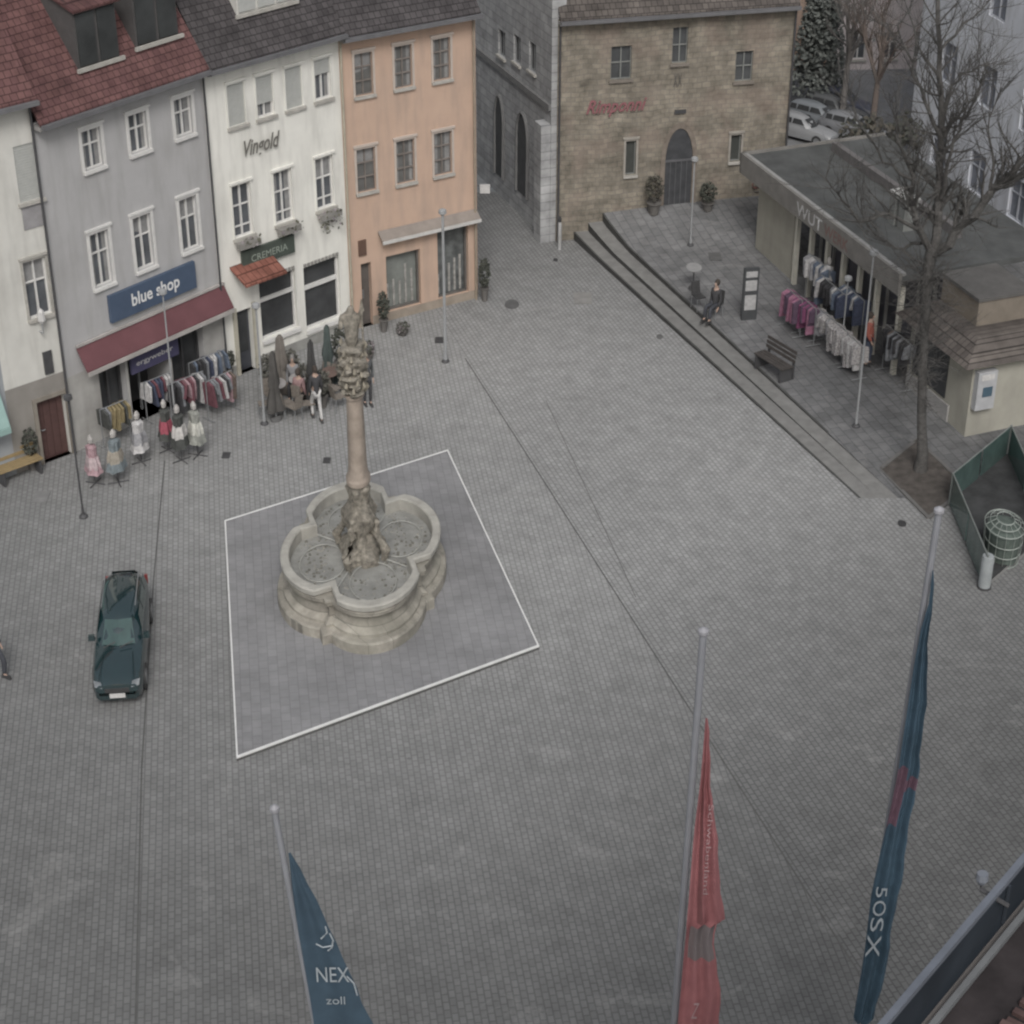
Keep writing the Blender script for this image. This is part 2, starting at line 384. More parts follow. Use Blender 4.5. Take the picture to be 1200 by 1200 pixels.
# --- far left turquoise house
A0=(-17.2,43.4); A1=G(20,555); A2=G(88,530)
grey_pl=M('pale_blue_plaster',(.32,.345,.37),.9,.12,1.5,stain=.25)
F=Fac('shop_house','pale blue house with turquoise awning at the left edge of the square',A0,A1,10.4)
F.window((2.0,2.6,4.2,5.4)); F.window((2.0,2.6,7.4,8.6))
for b in [(1.2,3.9,.3,2.1)]:
    F.holes.append((*b,.3)); MB().poly([(b[0],.3,b[2]),(b[1],.3,b[2]),(b[1],.3,b[3]),(b[0],.3,b[3])]).build('shop_window',glassmat('teal_shop_glass',(.03,.09,.11),.15),F.root)
    MB().box(2.5,2.58,.2,.27,.3,2.1).box(1.2,3.9,.2,.27,.25,.32).build('shop_frame',pvc,F.root)
F.wall(grey_pl); F.roof(red_tiles)
aw=MB(); L_=F.L; aw.rings([[(.2,-.02,3.1),(L_-.25,-.02,3.1),(L_-.25,-.02,3.14),(.2,-.02,3.14)],[(.2,-.55,1.75),(L_-.25,-.55,1.75),(L_-.25,-.55,1.79),(.2,-.55,1.79)]]); aw.box(.2,L_-.25,-.57,-.552,1.6,1.76)
aw.build('awning',M('turquoise_awning',(.25,.42,.39),.8,.1,3),F.root)
# --- narrow cream house
cream=M('cream_plaster',(.62,.61,.565),.9,.1,1.2,stain=.3)
F=Fac('town_house','narrow cream plastered house with brown wooden door and steep red roof',A1,A2,10.3)
b=F.box4(30,57,303,372); F.window(b,surround=stone_trim)
b2_=F.box4(19,46,168,236); wn=F.window(b2_,shut=1.); 
MB().box(b2_[0],b2_[1],-.02,.0,b2_[2]-.75,b2_[2]-.1).build('apron_panel',M('grey_panel',(.3,.29,.3),.8),wn)
d=F.box4(45,84,452,528); d=(d[0],min(d[1],F.L-.1),0.,1.9)
F.holes.append((*d,.25)); dr=MB(); dr.box(d[0],d[1],.18,.24,0,d[3]); 
for k in range(4): dr.box(d[0]+.03+k*(d[1]-d[0])/4,d[0]+(k+1)*(d[1]-d[0])/4-.01,.16,.18,.05,d[3]-.05)
do=dr.build('door',M('brown_door',(.085,.03,.025),.6,.2,6),F.root); MB().tube([(d[0]+.1,.15,.95),(d[0]+.1,.1,.95),(d[0]+.2,.1,.95)],.02).build('handle',metal_g,do)
q=MB(); q.box(d[0]-.12,d[0]-.01,-.04,.02,0,d[3]+.12).box(d[1]+.01,min(d[1]+.1,F.L),-.04,.02,0,d[3]+.12).box(d[0]-.01,d[1]+.01,-.04,.02,d[3]+.005,d[3]+.12); q.build('door_frame',M('brown_stone',(.24,.21,.17),.9,.2),F.root)
pl=F.W(56,425); MB().box(pl[0]-.13,pl[0]+.13,-.05,-.005,pl[1]-.32,pl[1]+.35).build('plaque',metal_d,F.root)
F.wall(cream,lower=(2.55,M('taupe_plinth',(.26,.24,.215),.9,.15,1.5,stain=.3))); F.roof(red_tiles,pitch=52,ext=.05); F.pipe(F.L-.05)
lx=F.W(44,372); lw=thing('wall_lantern','white wall lantern above brown door of cream house','lantern',Matrix.Translation((A1[0],A1[1],0))@Matrix.Rotation(F.ang,4,'Z')@Vector((lx[0],-.1,lx[1])),F.ang)
MB().tube([(0,.1,-.4),(0,-.1,-.4),(0,-.12,-.1)],.02).build('bracket',metal_l,lw); MB().lathe([(.05,-.1),(.11,0),(.09,.25),(.02,.34)],0,-.12,8).build('lamp_shade',white_c,lw)
# --- grey house with the blue shop
A3=G(266,445); grey=M('grey_plaster',(.43,.425,.43),.9,.07,1.2,stain=.3)
F=Fac('corner_shop_house','grey plastered house with BLUE SHOP sign and dark red awning',A2,A3,9.6); FG=F
for b in F.row([(97,119,150,197),(151,173,131,178),(204,226,115,161)]): F.window(b,surround=pvc,sill=pvc,apron=None,sw=.09)
for b in F.row([(108,129,270,335),(157,179,250,313),(211,233,232,296)]): F.window(b,surround=pvc,sill=pvc,sw=.09)
# shop front
zt=2.2
for (p0,p1) in ((118,150),(205,244)):
    b=F.box4(p0,p1,400,520); b=(b[0],b[1],.35,zt); F.holes.append((*b,.35))
    fr=MB(); fr.box(b[0],b[0]+.05,.25,.33,b[2],b[3]).box(b[1]-.05,b[1],.25,.33,b[2],b[3]).box((b[0]+b[1])/2-.03,(b[0]+b[1])/2+.03,.25,.33,b[2],b[3]).box(b[0]+.05,b[1]-.05,.25,.33,b[2],b[2]+.08)
    so=fr.build('shop_window',metal_d,F.root); MB().poly([(b[0],.34,b[2]),(b[1],.34,b[2]),(b[1],.34,b[3]),(b[0],.34,b[3])]).build('pane',pane_d,so)
b=F.box4(153,203,400,520); b=(b[0],b[1],-.0,zt); F.holes.append((*b,1.1))
MB().poly([(b[0],1.09,0),(b[1],1.09,0),(b[1],1.09,zt),(b[0],1.09,zt)]).build('shop_interior',black,F.root)
so=MB().box(b[0]+.05,b[0]+.1,.5,.56,0,zt).box((b[0]+b[1])/2-.03,(b[0]+b[1])/2+.03,.5,.56,0,zt).build('shop_door',metal_g,F.root)
zz=F.W(180,415)[1]; u0=F.W(150,415)[0]; u1=F.W(207,412)[0]
MB().box(u0,u1,-.1,-.02,zt-.62,zt-.05).build('purple_sign',M('purple_sign',(.05,.045,.12),.6,.1),F.root)
textmesh('ergyweber',(u1-u0)*.78,.2,'sign_lettering',white_c,F.root,lambda x,y:(u0+(u1-u0)*.1+x,-.104,zt-.45+y),bold=.01)
sb=F.box4(124,228,328,358); s0,s1=sb[0],sb[1]; z1=F.W(176,325)[1]; z0=F.W(176,356)[1]-.03
MB().box(s0,s1,-.13,-.02,z0,z1).build('blue_sign',M('blue_sign',(.045,.085,.16),.5,.12,2),F.root)
textmesh('blue shop',(s1-s0)*.56,(z1-z0)*.62,'sign_lettering',M('sign_white',(.75,.75,.75),.6,.03),F.root,lambda x,y:(s0+(s1-s0)*.24+x,-.137,z0+(z1-z0)*.16+y),bold=.018)
za=F.W(170,370)[1]; zb=F.W(170,400)[1]
aw=MB(); u0,u1=F.W(89,415)[0],F.W(262,350)[0]
aw.rings([[(u0,-.05,3.02),(u1,-.05,3.02),(u1,-.05,3.08),(u0,-.05,3.08)],[(u0,-.42,2.42),(u1,-.42,2.42),(u1,-.42,2.48),(u0,-.42,2.48)]])
aw.build('awning',M('dark_red_awning',(.14,.035,.045),.8,.12,2),F.root)
MB().box(u0,u1,-.46,-.424,2.32,2.44).box(u0,u1,-.1,-.02,3.09,3.16).build('awning_rail',M('pale_rail',(.42,.39,.37),.6),F.root)
F.wall(grey,lower=(2.3,M('white_pillar_paint',(.4,.39,.37),.9,.2,1.5,stain=.3))); F.roof(red_tiles,pitch=52,run=4.2); F.pipe(F.L-.03,m=metal_d)
# shed dormer on the roof
t52=math.tan(R(52)); dm=MB(); e=F.E
def dorm(F,u0,u1,y0,z0,z1,npan,glass,wallm,t,roofm,back=3.):
    mb=MB(); mb.poly([(u0,y0,z0),(u1,y0,z0),(u1,y0,z1),(u0,y0,z1)]); 
    for u in (u0,u1): mb.poly([(u,y0,z0),(u,y0,z1),(u,y0+back,z1+back*.3),(u,y0+back,z0+back*t)])
    d=mb.build('dormer',wallm,F.root)
    MB().rings([[(u0-.1,y0-.15,z1),(u1+.1,y0-.15,z1),(u1+.1,y0-.15,z1+.08),(u0-.1,y0-.15,z1+.08)],[(u0-.1,y0+back,z1+back*.3),(u1+.1,y0+back,z1+back*.3),(u1+.1,y0+back,z1+.08+back*.3),(u0-.1,y0+back,z1+.08+back*.3)]]).build('dormer_roof',roofm,d)
    for k in range(npan):
        a=u0+(u1-u0)*(k+.08)/npan; c=u0+(u1-u0)*(k+.92)/npan
        p=MB().box(a,c,y0-.04,y0-.002,z0+.12,z1-.08).build('dormer_window',glass,d)
    MB().box(u0-.1,u1+.1,y0-.12,y0-.045,z0-.02,z0+.08).build('dormer_sill',stone_trim,d)
ga=glassmat('dormer_glass_dark',(.03,.035,.036),.3)
def ry(py_u,F,px,py,t):      # y (depth) where sight line meets roof slope
    a=Vector((F.A[0],F.A[1],0)); M_=Matrix.Rotation(-F.ang,3,'Z'); d=M_@Vector(ray(px,py)); o=M_@(Vector((0,0,H))-a)
    # z = E+ .06 + (y+.35)*t
    k=(F.E+.06+(.35)*t+o.y*t-o.z)/(d.z-d.y*t); return o.x+d.x*k,o.y+d.y*k,o.z+d.z*k
p=ry(0,F,98,82,t52); q=ry(0,F,140,68,t52); dorm(F,p[0]-.15,q[0],p[1],p[2],p[2]+1.55,2,ga,M('dormer_clad',(.07,.065,.065),.8),t52,red_tiles)
p=ry(0,F,160,58,t52); q=ry(0,F,209,42,t52); dorm(F,p[0],q[0],p[1],p[2],p[2]+1.55,2,ga,M('dormer_clad',(.07,.065,.065),.8),t52,red_tiles)
# --- white house
A4=G(412,387); white=M('white_plaster',(.78,.77,.71),.9,.07,1.2,stain=.3)
F=Fac('cafe_house','white plastered house with green cafe board and two large dark windows',A3,A4,9.55)
r4=F.row([(267,286,97,143),(300,320,86,134),(334,354,78,129),(368,388,70,121)])
for b,s_ in zip(r4,(1.,.68,1.,.38)): F.window(b,shut=s_,surround=white,sw=.05)
r3=F.row([(273,294,211,272),(321,343,200,262),(370,391,187,248)])
for b in r3: F.window(b,trans=(.2,.6),surround=white,sw=.05)
W_=F.W; u0,z0=W_(285,185); u1=W_(327,172)[0]
textmesh('Vingold',u1-u0,.62,'script_lettering',M('iron_lettering',(.16,.15,.13),.7,.2),F.root,lambda x,y:(u0+x,-.08,z0-.1+y),shear=.35,bold=.02)
b=F.box4(281,343,284,305); MB().box(b[0],b[1],-.12,-.02,b[2],b[3]).build('cafe_board',M('dark_green_board',(.045,.065,.05),.6,.2),F.root)
textmesh('CREMERIA',(b[1]-b[0])*.7,(b[3]-b[2])*.38,'sign_lettering',M('faded_green_letters',(.3,.36,.3),.7),F.root,lambda x,y,b=b:(b[0]+(b[1]-b[0])*.16+x,-.126,b[2]+(b[3]-b[2])*.3+y))
for bb in r3:
    fb=MB(); fb.box(bb[0]-.05,bb[1]+.05,-.3,-.1,bb[2]-.26,bb[2]-.08); fo=fb.build('flower_box',M('grey_planter',(.25,.24,.22),.8),F.root)
    fl=MB()
    for k in range(60 if bb is r3[2] else 25):
        x=random.uniform(bb[0]-.08,bb[1]+.08); y=random.uniform(-.4,-.1); z=bb[2]-.1+random.uniform(-.55 if bb is r3[2] else -.15,.12); s=random.uniform(.03,.07)
        n=Vector((random.uniform(-1,1),random.uniform(-1,1),random.uniform(-1,1))).normalized(); a_=n.orthogonal().normalized()*s; c_=n.cross(a_)
        o_=Vector((x,y,z)); fl.poly([o_-a_,o_+c_,o_+a_,o_-c_],random.choice((0,0,1)))
    fl.build('flowers',[M('dry_heather',(.12,.12,.08),.9),M('heather_bloom',(.3,.26,.28),.9)],fo)
# tiled canopy over the door
u0,zc=W_(270,325); u1=W_(318,312)[0]
MB().rings([[(u0,-.0,zc+.25),(u1,-.0,zc+.25),(u1,0,zc+.32),(u0,0,zc+.32)],[(u0,-.75,zc-.1),(u1,-.75,zc-.1),(u1,-.75,zc-.03),(u0,-.75,zc-.03)]]).build('door_canopy',tiles('canopy_tiles',(.2,.085,.065),(.25,.11,.085)),F.root)
for bx in ((305,348,322,392),(357,399,306,380)):
    b=F.box4(*bx); F.holes.append((*b,.2)); fr=MB(); f=.05
    fr.box(b[0],b[0]+f,.1,.17,b[2],b[3]).box(b[1]-f,b[1],.1,.17,b[2],b[3]).box(b[0]+f,b[1]-f,.1,.17,b[2],b[2]+f).box(b[0]+f,b[1]-f,.09,.17,b[2]+(b[3]-b[2])*.62,b[2]+(b[3]-b[2])*.68)
    so=fr.build('cafe_window',pvc,F.root); MB().poly([(b[0],.19,b[2]),(b[1],.19,b[2]),(b[1],.19,b[3]),(b[0],.19,b[3])]).build('pane',pane_d,so)
    MB().box(b[0]-.04,b[1]+.04,-.1,.0,b[2]-.12,b[2]-.01).build('sill',pvc,so)
    ml=MB(); n=10
    for k in range(n): ml.box(b[0]+(b[1]-b[0])*(k+.1)/n,b[0]+(b[1]-b[0])*(k+.8)/n,-.03,.0,b[3]+.02,b[3]+.12)
    ml.build('window_garland',M('grey_garland',(.28,.27,.25),.9),so)
b=F.box4(279,297,362,430); b=(b[0],b[1],0,b[3]); F.holes.append((*b,.25)); do=MB().box(b[0],b[1],.18,.24,0,b[3]).build('door',M('navy_door',(.035,.04,.055),.5),F.root)
MB().box(b[0]+.08,b[1]-.08,.165,.18,.6,b[3]-.15).build('pane',pane_d,do)
for dd in (-.12,): MB().box(b[0]-.14,b[0]-.01,-.05,-.003,0,b[3]+.15).box(b[1]+.01,b[1]+.14,-.05,-.003,0,b[3]+.15).build('door_pilaster',M('ochre_trim',(.45,.42,.33),.8),F.root)
F.wall(white,lower=(.35,M('grey_plinth',(.3,.3,.28),.9,.2))); F.roof(dark_tiles,pitch=52,run=4.2); F.pipe(F.L-.0,m=M('cream_pipe',(.4,.36,.27),.7)); 
p=ry(0,F,278,20,t52); q=ry(0,F,345,4,t52); dorm(F,p[0],q[0],p[1],p[2],p[2]+1.5,3,shutter_m,cream,t52,dark_tiles)
# --- orange house
A5=G(560,349); orange=M('orange_plaster',(.54,.355,.25),.9,.07,1.1,stain=.3)
F=Fac('orange_house','orange plastered house with six windows at the alley corner',A4,A5,9.42)
s_c=M('pale_orange_trim',(.5,.42,.36),.85,.1)
dkf=M('brown_window_frame',(.2,.17,.15),.6)
for b in F.row([(416,436,60,109),(462,483,54,103),(507,528,45,96)]): F.window(b,frame=dkf,surround=s_c,trans=(.33,.66),ft=.025,glass=M('grey_louvre_glass',(.12,.12,.115),.4,.2,3))
for b in F.row([(418,440,174,224),(464,486,163,214),(509,529,155,205)]): F.window(b,frame=dkf,surround=s_c,trans=(.33,.66),ft=.025,glass=M('grey_louvre_glass',(.12,.12,.115),.4,.2,3))
for bx,mt in (((453,493,296,360),M('pale_display_glass',(.17,.185,.17),.2,.3,2)),((513,549,268,352),M('dark_display_glass',(.11,.12,.12),.2,.5,3))):  # left display glass paler, right one darker
    b=F.box4(*bx); b=(b[0],b[1],.3,b[3]); F.holes.append((*b,.25)); fr=MB(); f=.06
    fr.box(b[0],b[0]+f,.12,.2,b[2],b[3]).box(b[1]-f,b[1],.12,.2,b[2],b[3]).box(b[0]+f,b[1]-f,.12,.2,b[2],b[2]+f).box(b[0]+f,b[1]-f,.12,.2,b[3]-f,b[3])
    so=fr.build('shop_window',M('bronze_frame',(.12,.11,.1),.5),F.root); MB().poly([(b[0],.24,b[2]),(b[1],.24,b[2]),(b[1],.24,b[3]),(b[0],.24,b[3])]).build('pane',mt,so)
    it=MB()
    for k in range(5): x=b[0]+(b[1]-b[0])*(k+.6)/5.6; it.box(x-.035,x+.035,.205,.235,b[2]+.08,b[2]+random.uniform(.7,1.6))
    it.build('displayed_goods',M('display_goods',(.32,.31,.29),.7,.4,8),so)
b=F.box4(424,436,308,375); b=(b[0],b[1],0,b[3]); F.holes.append((*b,.25)); do=MB().box(b[0],b[1],.18,.24,0,b[3]).build('door',M('grey_brown_door',(.1,.085,.075),.6),F.root)
MB().box(b[0]+.1,b[0]+.14,.15,.18,.9,1.2).build('handle',metal_g,do)
u,z=W_(424,290) if 0 else F.W(424,290); MB().box(u-.13,u+.13,-.06,-.01,z-.25,z+.25).build('house_sign',M('brown_sign',(.12,.055,.03),.7),F.root)
u0,z=F.W(443,281); u1,z2=F.W(558,258); z=(z+z2)/2
aw=MB(); aw.rings([[(u0,-.01,z+.3),(u1,-.01,z+.3),(u1,-.01,z+.34),(u0,-.01,z+.34)],[(u0,-.3,z+.08),(u1,-.3,z+.08),(u1,-.3,z+.11),(u0,-.3,z+.11)]]); aw.build('awning',M('taupe_awning',(.25,.21,.18),.8,.15),F.root)
MB().box(u0,u1,-.34,-.302,z+.0,z+.1).build('awning_valance',M('valance_white',(.55,.54,.52),.7),F.root)
F.wall(orange,lower=(.3,M('sand_plinth',(.32,.26,.2),.9,.2)),D=6.); F.roof(dark_tiles,pitch=48,run=4.2); F.pipe(F.L-.12,m=M('copper_pipe',(.3,.24,.17),.6))
# --- stone building
SA_=(1.5,62.55); SB_=(9.45,64.3)
F=Fac('stone_hall','old sandstone hall with arched door and red script on its wall',SA_,SB_,7.75); FS=F
stone=brickmat('rubble_sandstone',((.20,.18,.15),(.26,.232,.19)),(.17,.158,.138),.3,.17,.014,axes='XZ',warp=.3,var=.42,big=.6,patch=((.24,.18,.155),.8,.3))
gw=M('grey_green_frame',(.2,.21,.2),.7)
sg=M('stone_win_glass',(.06,.065,.07),.35,.3,2)
for bx in ((716,740,54,93),(788,806,32,74),(862,882,60,95)):
    b=F.box4(*bx); F.window(b,frame=gw,glass=sg,surround=None,sill=M('sand_trim',(.2,.17,.14),.9,.2),trans=(.5,),ft=.03)
for bx in ((733,745,165,205),(856,868,158,189)):
    b=F.box4(*bx); F.window(b,frame=gw,glass=M('dark_slot',(.045,.05,.045),.5),bars=0,trans=(),surround=M('sand_trim_pale',(.33,.3,.26),.9,.2))
b=F.box4(779,811,150,236); 
def archpts(u0,u1,zs,za,y,n=8):
    um=(u0+u1)/2; r=[(u0,y,zs)]
    for k in range(1,n): 
        t=k/n; r.append((u0+(um-u0)*(1-math.cos(t*PI/2)),y,zs+(za-zs)*math.sin(t*PI/2)))
    r.append((um,y,za))
    r2=[(u0+u1-q[0],y,q[2]) for q in r[:-1]][::-1]
    return r+r2
u0,u1,zb,za=b; zb=min(zb,1.0); zs=za-(za-zb)*.42
outer=archpts(u0-.16,u1+.16,zs,za+.2,-.05); inner=archpts(u0,u1,zs,za,-.05)
mb=MB()
for i in range(len(outer)-1): mb.poly([outer[i],outer[i+1],inner[i+1],inner[i]])
mb.poly([outer[0],inner[0],(u0,-.05,zb),(u0-.16,-.05,zb)]); mb.poly([outer[-1],inner[-1],(u1,-.05,zb),(u1+.16,-.05,zb)])
for q1,q2 in zip(inner,inner[1:]): mb.poly([q1,q2,(q2[0],.0,q2[2]),(q1[0],.0,q1[2])])
dr=mb.build('door_arch',M('door_surround_stone',(.2,.16,.125),.9,.3,4),F.root)
MB().poly([(u0,-.012,zb)]+[(q[0],-.012,q[2]) for q in inner]+[(u1,-.012,zb)]).build('door_leaf',M('blue_black_door',(.04,.043,.05),.6,.3,3),dr)
mb=MB(); 
for k in range(1,5): x=u0+(u1-u0)*k/5; mb.box(x-.012,x+.012,-.035,-.014,zb,zs)
mb.box(u0,u1,-.045,-.014,zs-.04,zs+.04); mb.build('door_boards',M('door_iron',(.1,.1,.11),.6),dr)
u0,z=F.W(686,134); u1=F.W(757,124)[0]
textmesh('Rimponni',u1-u0,.62,'red_script_lettering',M('red_lettering',(.27,.08,.095),.7,.15,6),F.root,lambda x,y:(u0+x,-.09,z-.12+y),shear=.4,bold=.02)
u,z=F.W(797,130); MB().box(u-.2,u+.2,-.06,-.01,z-.08,z+.05).build('small_plaque',metal_d,F.root)
gr=F.W(797,92); textmesh('XX',.3,.45,'iron_emblem',M('iron_emblem',(.1,.09,.08),.7),F.root,lambda x,y:(gr[0]-.25+x,-.07,gr[1]-.25+y))
F.wall(stone,D=9); F.roof(brown_tiles,pitch=45,run=4.5,over=.3); F.pipe(.05,m=metal_d); F.pipe(F.L-.05,m=metal_d)
# dark gothic side
P1=(1.3,62.5); P2=(-1.35,68.9)
F=Fac('gothic_house','dark stone gothic house with tall pointed windows inside the alley',P2,P1,12.5)
dkstone=brickmat('soot_stone',((.30,.303,.308),(.38,.382,.386)),(.25,.252,.254),.6,.3,.02,axes='XZ',var=.3,warp=.05)  # stone tone lifted, so the alley haze sits in its colour
dk=M('dark_opening',(.05,.052,.055),.8)
for (x,t,bt,wd) in ((586,112,206,10),(613,132,228,13)):
    bb=F.box4(x-wd/2,x+wd/2,t,bt); ap=archpts(bb[0],bb[1],bb[3]-1.,bb[3],-.03)
    wo=MB().poly([(bb[0],-.03,bb[2])]+ap+[(bb[1],-.03,bb[2])]).build('pointed_window',dk,F.root)
    MB().tube([(bb[0],-.06,bb[2])]+ap+[(bb[1],-.06,bb[2])],.06,5).build('window_tracery',M('grey_tracery',(.17,.17,.17),.9),wo)
for (x,t,bt) in ((588,36,66),(606,42,74),(624,50,84)):
    bb=F.box4(x-4,x+4,t,bt); F.window(bb,frame=metal_g,glass=dk,bars=1,trans=())
F.wall(dkstone,D=.5); 
zc=F.W(610,97)[1]; MB().box(0,F.L,-.1,-.005,zc-.12,zc+.08).build('string_course',M('grey_tracery',(.17,.17,.17),.9),F.root)
MB().poly([(0,-.3,12.5),(F.L,-.3,12.5),(F.L,5,17),(0,5,17)]).build('roof',dark_tiles,F.root)
MB().box(F.L-.6,F.L-.02,-.35,-.005,0,4.2).build('buttress',dkstone,F.root)
F=Fac('alley_end_house','grey house closing the far end of the narrow alley',(-9,75.5),(4,75.5),10.)
for k in range(4): F.window((5.2+k*1.3,5.9+k*1.3,3.,4.6)); F.window((5.2+k*1.3,5.9+k*1.3,6.2,7.6))
F.wall(M('alley_plaster',(.2,.2,.2),.9,.15),D=4); F.roof(dark_tiles)
# ------------------------------------------------------------------ kiosk pavilion
KA,KB=GT(885,290),GT(1130,512)
F=Fac('kiosk_pavilion','flat roofed cream kiosk pavilion with clothes shop under its canopy',KA,KB,3.)
kc=M('kiosk_cream',(.36,.345,.285),.85,.12,1.5,stain=.2); fas=M('kiosk_fascia',(.2,.19,.175),.8,.2,2)
UZ=lambda x,y:F.W(x,y)
zr=UZ(885,178)[1]; zf=zr-.62; uA=F.W(928,300)[0]; uB=F.W(1050,430)[0]; uC=F.W(1062,440)[0]; LK=F.L
MB().box(0,uA,0,.25,-.2,zf).build('end_wall',kc,F.root)
MB().box(uA,uB+.6,1.1,1.2,-.2,zf).build('back_wall',M('kiosk_shop_glass',(.10,.10,.125),.3,.4,1.5),F.root)
mb=MB()
for k in range(9): u=uA+(uB-uA)*k/8; mb.box(u-.03,u+.03,1.0,1.09,-.1,zf)
mb.build('shop_mullions',M('mullion',(.36,.36,.34),.6),F.root)
for x,y in ((932,328),(948,345),(966,362),(984,378),(1000,420),(1022,418),(1046,455)):
    u=F.W(x,y)[0]; MB().box(u-.07,u+.07,-.12,.02,-.2,zf).build('column',M('column_cream',(.56,.54,.46),.8,.12),F.root)
MB().box(-.35,uB+.5,-.45,4.8,zr-.2,zr-.02).build('roof_slab',M('kiosk_roof_felt',(.075,.08,.08),.9,.3,1.2),F.root)
MB().box(-.4,uB+.5,-.55,-.452,zf,zr+.06).box(-.45,-.352,-.55,4.8,zf,zr+.06).build('fascia',fas,F.root)
MB().box(-.4,uB+.5,-.45,-.33,zr-.02,zr+.06).build('roof_edge',M('roof_edge_zinc',(.3,.3,.29),.6),F.root)
u0,z=F.W(950,265); u1=F.W(975,275)[0]; u1=F.W(974,275)[0]
textmesh('WUT',u1-u0+.35,.42,'kiosk_lettering',M('kiosk_white',(.5,.5,.5),.6,.03),F.root,lambda x,y:(u0+x,-.56,zf+.1+y),bold=.01)
textmesh('WERK',1.5,.38,'kiosk_lettering',M('dull_red_letters',(.22,.12,.1),.7),F.root,lambda x,y:(u1+.5+x,-.56,zf+.12+y),bold=.01)
# rooftop unit
u,_=F.W(1045,300)
dk2=MB(); vu=MB(); 
vg=G(1044,262,zr-.02); vl=Matrix.Rotation(-F.ang,3,'Z')@Vector((vg[0]-KA[0],vg[1]-KA[1],0)); VX,VY=vl.x,vl.y
for k in (0,.55): vu.box(VX-.2+k,VX+.15+k,VY,VY+.45,zr-.02,zr+.95)
vo=vu.build('roof_vent',M('vent_grey',(.2,.21,.2),.7),F.root); vt=MB()
for k in (0,.55): vt.box(VX-.23+k,VX+.18+k,VY-.03,VY+.48,zr+.952,zr+1.)
vt.build('vent_cap',M('vent_cap',(.45,.45,.43),.6),vo)
MB().box(.3,uB-1.3,2.4,2.6,zr-.02,zr+.3).build('roof_upstand',M('upstand',(.14,.13,.13),.8),F.root)
# south block
zs_=2.45; D2=2.9
MB().box(uC,LK,.0,D2,-.2,zs_).build('south_block_wall',kc,F.root)
MB().box(uC+.3,uC+2.1,-.03,-.003,.75,2.1).build('kiosk_window',pane_d,F.root)
MB().box(uC+.1,LK-.9,-.06,-.035 if 0 else -.004,.05,.65).build('plinth_panel',M('plinth_pale',(.33,.32,.31),.8),F.root)
rf=MB(); rf.frust(uC-.3,LK+.35,-.45,D2+.4,zs_+.002,zs_+.55,.7,.7); rf.build('south_roof',brown_tiles,F.root)
MB().box(uC+.4,LK-1.0,.6,2.3,zs_+.4,zs_+1.3).build('roof_box',M('roof_box_brown',(.2,.165,.125),.85,.15),F.root)
MB().box(uC+.35,LK-.95,.55,2.35,zs_+1.302,zs_+1.4).build('roof_box_cap',M('roof_box_cap',(.1,.095,.09),.8),F.root)
Lx=LK+.003
Bp=Vector((KB[0],KB[1])); nn=Vector((-math.sin(F.ang),math.cos(F.ang))); Cq=Bp+nn
q0=onplane(KB,Cq,1137,478); q1=onplane(KB,Cq,1165,430)
cm=MB(); y0,y1,z0,z1=q0[0],q1[0],q0[1],q1[1]; cm.box(LK+.004,LK+.22,y0,y1,z0,z1); co=cm.build('cash_machine',M('cash_machine_white',(.4,.41,.43),.5,.15,3),F.root)
MB().box(LK+.222,LK+.24,y0+(y1-y0)*.3,y1-(y1-y0)*.2,z0+(z1-z0)*.35,z0+(z1-z0)*.6).build('blue_screen',M('blue_screen',(.04,.1,.15),.3),co)
MB().box(LK+.222,LK+.235,y0+.1,y1-.1,z1-.25,z1-.08).build('white_header',white_c,co)
# ------------------------------------------------------------------ big building right
F=Fac('apartment_block','tall blue grey apartment block rising behind the kiosk',(14.3,67.5),(21.5,46.),17.)
blg=M('blue_grey_render',(.62,.65,.72),.9,.15,.8,stain=.35)
for fl in range(5):
    for k in range(8):
        u=1.6+k*2.6; z=1.6+fl*3.; F.window((u,u+1.,z,z+1.4),glass=M('block_glass',(.2,.22,.27),.3,.3,2),frame=M('block_frame',(.4,.42,.47),.6),sill=None)
F.wall(blg,D=9); F.roof(dark_tiles,run=4.5,pitch=35)
# ------------------------------------------------------------------ background
F=Fac('ochre_house','tall narrow ochre house behind the right end of the stone hall',G(926,112),(G(926,112)[0]+1.6,G(926,112)[1]+.4),11.)
F.window((.5,1.,3,4.3)); F.window((.5,1.,6,7.3)); F.wall(M('ochre_plaster',(.5,.34,.25),.9,.15),D=6); F.roof(brown_tiles)
F=Fac('gabled_house','pale pinkish gabled house far behind the kiosk roof',G(975,112),(G(975,112)[0]+4.6,G(975,112)[1]+.3),4.6)
for k in range(3): F.window((.6+k*1.3,1.2+k*1.3,1.5,2.6)); 
F.wall(M('pinkish_plaster',(.62,.55,.55),.9,.15),D=6); MB().poly([(-.1,-.02,4.6),(4.7,-.02,4.6),(2.3,-.02,7.4)]).build('gable',M('pinkish_plaster',(.62,.55,.55),.9,.15),F.root)
MB().poly([(-.3,-.2,4.4),(2.3,-.2,7.5),(2.3,7,7.5),(-.3,7,4.4)]).poly([(4.9,-.2,4.4),(2.3,-.2,7.5),(2.3,7,7.5),(4.9,7,4.4)]).build('roof',brown_tiles,F.root)
F=Fac('terraced_house','dark roofed house at the top edge between the conifers',G(1000,50),(G(1000,50)[0]+7,G(1000,50)[1]),6.)
F.wall(M('far_plaster',(.4,.4,.38),.9,.2)); F.roof(dark_tiles)
